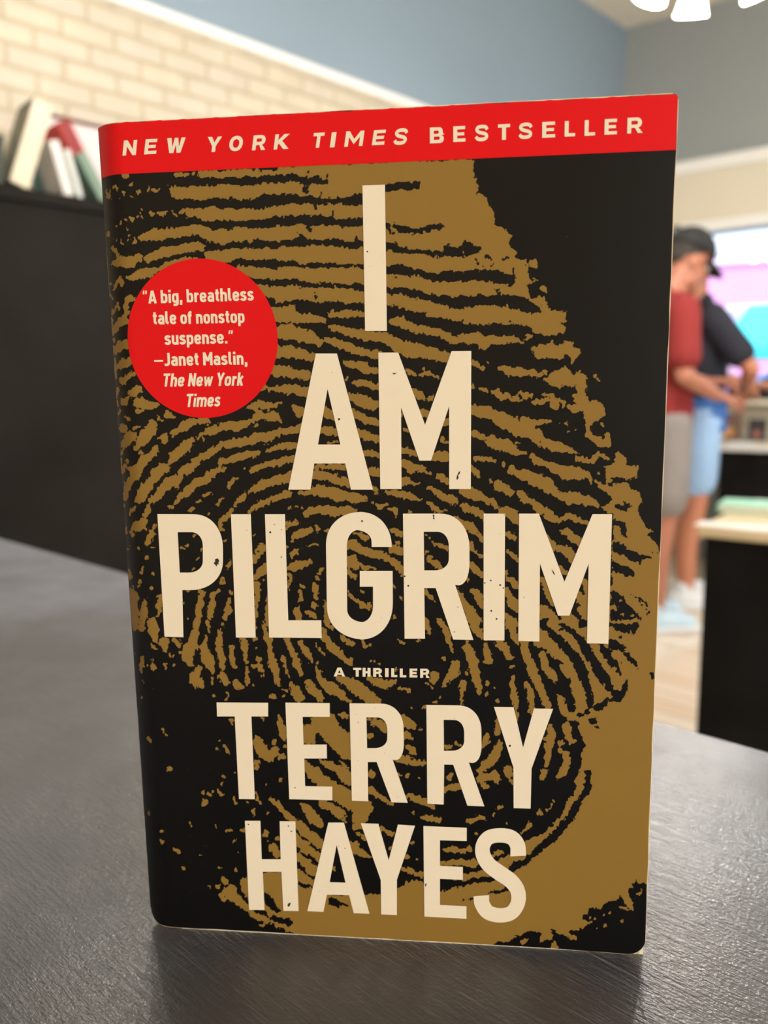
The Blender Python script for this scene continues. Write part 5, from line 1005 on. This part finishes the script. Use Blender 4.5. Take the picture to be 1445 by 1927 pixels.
def chain(bm, pts, rad):
    for i in range(len(pts)-1): capsule(bm, pts[i], pts[i+1], rad[i], rad[i+1])
def fused(name, bm, m, parent, vox=.006, smooth=4):
    me = bpy.data.meshes.new(name); bmesh.ops.recalc_face_normals(bm, faces=bm.faces); bm.to_mesh(me); bm.free()
    o = link(name, me, m, parent)
    r = o.modifiers.new('fuse', 'REMESH'); r.mode = 'VOXEL'; r.voxel_size = vox; r.use_smooth_shade = True
    s = o.modifiers.new('soften', 'SMOOTH'); s.iterations = smooth; s.factor = .5
    # bake so that parts carry plain mesh data
    dg = bpy.context.evaluated_depsgraph_get(); ev = o.evaluated_get(dg); me2 = bpy.data.meshes.new_from_object(ev)
    o.modifiers.clear(); o.data = me2
    me2.polygons.foreach_set('use_smooth', [True]*len(me2.polygons))
    if not me2.materials: me2.materials.append(m)
    return o

def hand(bm, wrist, d, palm_n, curl=.6, side=1):
    """palm + five fingers; d = direction of fingers, palm_n = the way the palm faces, side = where the thumb leaves"""
    d = Vector(d).normalized(); palm_n = Vector(palm_n).normalized(); s = d.cross(palm_n).normalized()*side
    w = Vector(wrist)
    for k in range(4):                                      # palm as four metacarpal rays
        off = s*(.027-.018*k)
        capsule(bm, w+off*.55, w+d*.085+off, .014, .012)
    ln = (.070, .078, .073, .058)
    for k in range(4):
        off = s*(.029-.0192*k); p = w+d*(.088-(.006 if k == 3 else 0))+off; a = 0; L = ln[k]
        dirv = d.copy(); pts = [p]; rr = [.0092, .0088, .0078, .0068]
        for j, fr in enumerate((.46, .30, .24)):
            a += curl*(.55, .75, .5)[j]; dv = d*math.cos(a)+palm_n*math.sin(a); pts.append(pts[-1]+dv*L*fr)
        chain(bm, pts, rr)
    t0 = w+d*.022+s*.026
    t1 = t0+(d*.55+s*.65+palm_n*.45).normalized()*.040; t2 = t1+(d*.8+s*.15+palm_n*.5).normalized()*.030; t3 = t2+(d*.85-s*.1+palm_n*.5).normalized()*.022
    chain(bm, [t0, t1, t2, t3], [.015, .012, .0105, .009])

def person(name, loc, heading, label, skin_c, shirt_c, shorts_c, hair_c, shoe_c, R_arm, L_arm, hem, shorts_z, head_fwd=.04, cap=None, extra=None, head_pitch=25, stance=(.02, -.03)):
    e = empty(name, loc, heading); tag(e, label, 'person')
    msk = mat('skin', skin_c, .5, sub=.08, noise=(8, .15))
    H = Vector
    hip, kn, an = .93, .50, .085
    bm = bmesh.new()
    # legs
    feet = []
    for sgn, st in ((1, stance[0]), (-1, stance[1])):
        hp = H((0, .09*sgn, hip)); k = H((.015+st*.6, .10*sgn, kn)); a = H((st, .105*sgn, an))
        chain(bm, [hp, hp*.5+k*.5+H((.008, 0, 0)), k, k*.6+a*.4+H((-.018, 0, 0)), a], [.088, .074, .054, .054, .038])
        capsule(bm, a+H((-.035, 0, -.045)), a+H((.15, .012*sgn, -.055)), .03, .026); feet.append(a)
    # trunk
    for z, rx, ry in ((.96, .115, .165), (1.06, .105, .150), (1.16, .112, .155), (1.27, .122, .172), (1.37, .115, .180), (1.43, .085, .165)):
        bm_ell(bm, (.0+(z-1)*.02, 0, z), (rx, ry, .075))
    capsule(bm, (.0, .13, 1.425), (.0, -.13, 1.425), .062, .062)
    neck0 = H((-.01, 0, 1.44)); hc = H((head_fwd, 0, 1.625)); chain(bm, [neck0, neck0*.45+hc*.55, hc+H((-.02, 0, -.03))], [.066, .058, .062])
    # head
    hr = Matrix.Rotation(math.radians(head_pitch), 3, 'Y')
    def hp_(x, y, z): return hc+hr @ H((x, y, z))
    bm_ell(bm, hp_(-.012, 0, .035), (.098, .076, .088), hr); bm_ell(bm, hp_(.018, 0, -.03), (.072, .064, .085), hr)
    bm_ell(bm, hp_(.050, 0, -.085), (.033, .034, .026), hr)                           # chin
    capsule(bm, hp_(.02, .048, -.075), hp_(.055, .012, -.088), .018, .016); capsule(bm, hp_(.02, -.048, -.075), hp_(.055, -.012, -.088), .018, .016)
    capsule(bm, hp_(.083, 0, .012), hp_(.104, 0, -.022), .009, .014); bm_ell(bm, hp_(.088, .012, -.027), (.010, .009, .008), hr); bm_ell(bm, hp_(.088, -.012, -.027), (.010, .009, .008), hr)   # nose
    capsule(bm, hp_(.076, .036, .022), hp_(.082, .012, .020), .010, .010); capsule(bm, hp_(.076, -.036, .022), hp_(.082, -.012, .020), .010, .010)   # brows
    capsule(bm, hp_(.078, .018, -.056), hp_(.078, -.018, -.056), .008, .008); capsule(bm, hp_(.075, .014, -.064), hp_(.075, -.014, -.064), .008, .008)       # lips
    for s in (1, -1):
        bm_ell(bm, hp_(-.008, .078*s, -.005), (.017, .008, .030), hr @ Matrix.Rotation(.25*s, 3, 'Z'))
        bm_ell(bm, hp_(-.004, .081*s, -.024), (.010, .007, .011), hr)
    # arms
    for s, arm in ((-1, R_arm), (1, L_arm)):
        sh_, el, wr, fd, pn = [H(v) for v in arm]
        chain(bm, [sh_, sh_*.5+el*.5, el, el*.6+wr*.4, wr], [.052, .046, .038, .037, .026])
        hand(bm, wr, fd, pn, .8, s)
    fused('body', bm, msk, e, .0055, 3)
    # shirt
    bm = bmesh.new()
    prof_ = ((hem, .140, .185), (.98, .138, .180), (1.06, .130, .172), (1.16, .134, .175), (1.27, .140, .190), (1.37, .128, .192), (1.43, .095, .172))
    zz = hem+.015
    while zz < 1.43:
        k = max(i for i in range(len(prof_)-1) if prof_[i][0] <= max(zz, prof_[0][0])); a_, b_ = prof_[k], prof_[k+1]; f_ = min(1, max(0, (zz-a_[0])/(b_[0]-a_[0])))
        bm_ell(bm, ((zz-1)*.02, 0, zz), (a_[1]+(b_[1]-a_[1])*f_, a_[2]+(b_[2]-a_[2])*f_, .03), None, 24); zz += .016
    capsule(bm, (0, .13, 1.43), (0, -.13, 1.43), .068, .068); capsule(bm, (-.01, 0, 1.42), (0, 0, 1.485), .080, .066)
    for s, arm in ((-1, R_arm), (1, L_arm)):
        sh_, el = H(arm[0]), H(arm[1]); d = el-sh_
        chain(bm, [sh_, sh_+d*.45, sh_+d*.70], [.070, .068, .070])
    fused('shirt', bm, mat('shirt cloth', shirt_c, .85, bump=(90, .3), noise=(7, .35)), e, .008, 6)
    if extra: extra(e)
    # shorts
    bm = bmesh.new()
    bm_ell(bm, (0, 0, .93), (.135, .178, .10)); bm_ell(bm, (0, 0, 1.0), (.128, .17, .05))
    for sgn, st in ((1, stance[0]), (-1, stance[1])):
        t = (hip-shorts_z)/(hip-kn); hp = H((0, .09*sgn, hip)); k = H((.015+st*.6, .10*sgn, kn)); q = hp.lerp(k, t)
        chain(bm, [hp, hp.lerp(q, .5), q+H((0, 0, .04))], [.106, .103, .098])
        capsule(bm, q+H((0, 0, .06)), q+H((0, 0, .03)), .100, .096)
    fused('shorts', bm, mat('shorts cloth', shorts_c, .85, bump=(70, .3), noise=(9, .3)), e, .008, 5)
    # shoes
    for a, sgn in zip(feet, (1, -1)):
        bm = bmesh.new()
        chain(bm, [a+H((-.045, 0, -.03)), a+H((.05, .004*sgn, -.032)), a+H((.155, .014*sgn, -.042))], [.047, .044, .036]); capsule(bm, a+H((-.01, 0, -.01)), a+H((-.01, 0, .03)), .046, .045)
        sh = fused('shoe', bm, mat('shoe cloth', shoe_c, .6, noise=(20, .3)), e, .006, 3)
        zmin = min(v.co.z for v in sh.data.vertices)
        bm = bmesh.new(); bm_box(bm, a+H((.055, .006*sgn, -.068)), (.29, .098, .03), bev=.014, seg=3); so = from_bm('sole', bm, mat('sole rubber', (.8, .82, .85, 1), .6), sh)
    # hair
    bm = bmesh.new(); bm_ell(bm, hp_(-.024, 0, .050), (.092, .081, .084), hr); bm_ell(bm, hp_(-.056, 0, .010), (.050, .064, .046), hr)
    fused('hair', bm, mat('hair', hair_c, .7, bump=(200, .8), noise=(60, .6)), e, .007, 2)
    for s in (1, -1):
        bm = bmesh.new(); bm_ell(bm, hp_(.074, .031*s, .006), (.012, .013, .012), hr, 14)
        ey = from_bm('eye', bm, mat('eye white', (.85, .83, .8, 1), .2), e, True)
        bm = bmesh.new(); bm_ell(bm, hp_(.0835, .031*s, .004), (.0035, .0055, .0055), hr, 12); from_bm('iris', bm, mat('iris', (.05, .03, .02, 1), .2), ey, True)
    if cap:
        bm = bmesh.new(); vs0 = []
        g = bmesh.ops.create_uvsphere(bm, u_segments=28, v_segments=16, radius=1); 
        bmesh.ops.scale(bm, vec=(.112, .094, .105), verts=bm.verts)
        bmesh.ops.delete(bm, geom=[v for v in bm.verts if v.co.z < -.012], context='VERTS')
        bmesh.ops.transform(bm, matrix=hr.to_4x4(), verts=bm.verts); bmesh.ops.translate(bm, vec=hp_(-.012, 0, .052), verts=bm.verts)
        o = from_bm('cap', bm, mat('black cap cloth', cap, .85, noise=(30, .4)), e, True); sd = o.modifiers.new('t', 'SOLIDIFY'); sd.thickness = .003
        bm = bmesh.new(); top = []; 
        for ring, zz in (((.0), 0),):
            pass
        n = 14; rows = []
        for i in range(5):
            f = i/4; row = []
            for j in range(n+1):
                a = -1.15+2.3*j/n; R0 = .094+f*.078*math.cos(a*.72)
                x = R0*math.cos(a)*1.08; y = (.094)*math.sin(a)*(1-.10*f); row.append(bm.verts.new(hp_(-.012+x, y, .040-.030*f*f-.9*y*y)))
            rows.append(row)
        for i in range(4):
            for j in range(n): bm.faces.new((rows[i][j], rows[i][j+1], rows[i+1][j+1], rows[i+1][j]))
        v = from_bm('brim', bm, mat('black cap brim', cap, .7), o, True); sd = v.modifiers.new('t', 'SOLIDIFY'); sd.thickness = .004
        bm = bmesh.new(); bm_box(bm, hp_(.098, -.030, .078), (.006, .045, .022), hr @ Matrix.Rotation(-.4, 3, 'Z'), bev=.002); from_bm('patch', bm, mat('grey cap patch', (.35, .34, .30, 1), .7), o)
    return e

F1 = on_z(1224, 1176, 0)
hd = math.radians(6)
person('person', (F1.x, F1.y, 0), hd, 'person in a red T-shirt, black cap and light grey shorts, looking down at their hands',
       srgb(176, 116, 92), srgb(128, 30, 30), srgb(132, 126, 124), (.02, .015, .012, 1), srgb(190, 215, 240),
       ((0, -.185, 1.41), (-.01, -.235, 1.14), (.20, -.13, 1.055), (.95, .3, -.15), (.1, .3, -1)),
       ((0, .185, 1.41), (.03, .24, 1.15), (.26, .10, 1.12), (.95, -.3, -.05), (.1, -.3, -1)),
       .87, .58, head_fwd=.105, cap=(.012, .012, .014, 1), head_pitch=24)
F2 = on_z(1292, 1135, 0)
def blue_tail(e):
    bm = bmesh.new()
    for z in (.90, .96, 1.02): bm_ell(bm, (0, 0, z), (.150, .190, .06))
    fused('undershirt', bm, mat('blue cloth', srgb(60, 110, 185), .8, bump=(80, .3)), e, .008, 4)
person('person', (F2.x, F2.y, 0), math.radians(-12), 'person in a navy T-shirt and pale blue shorts, behind the one in red',
       srgb(190, 126, 96), srgb(26, 29, 42), srgb(150, 185, 225), (.03, .02, .015, 1), srgb(220, 225, 235),
       ((.02, -.185, 1.41), (.185, -.24, 1.175), (.22, -.03, 1.085), (.1, .95, -.12), (-.1, -.15, -1)),
       ((0, .185, 1.41), (.08, .25, 1.15), (.30, .20, 1.10), (.9, -.35, 0), (.1, .2, -1)),
       1.03, .62, head_fwd=-.06, cap=None, extra=blue_tail, head_pitch=30)
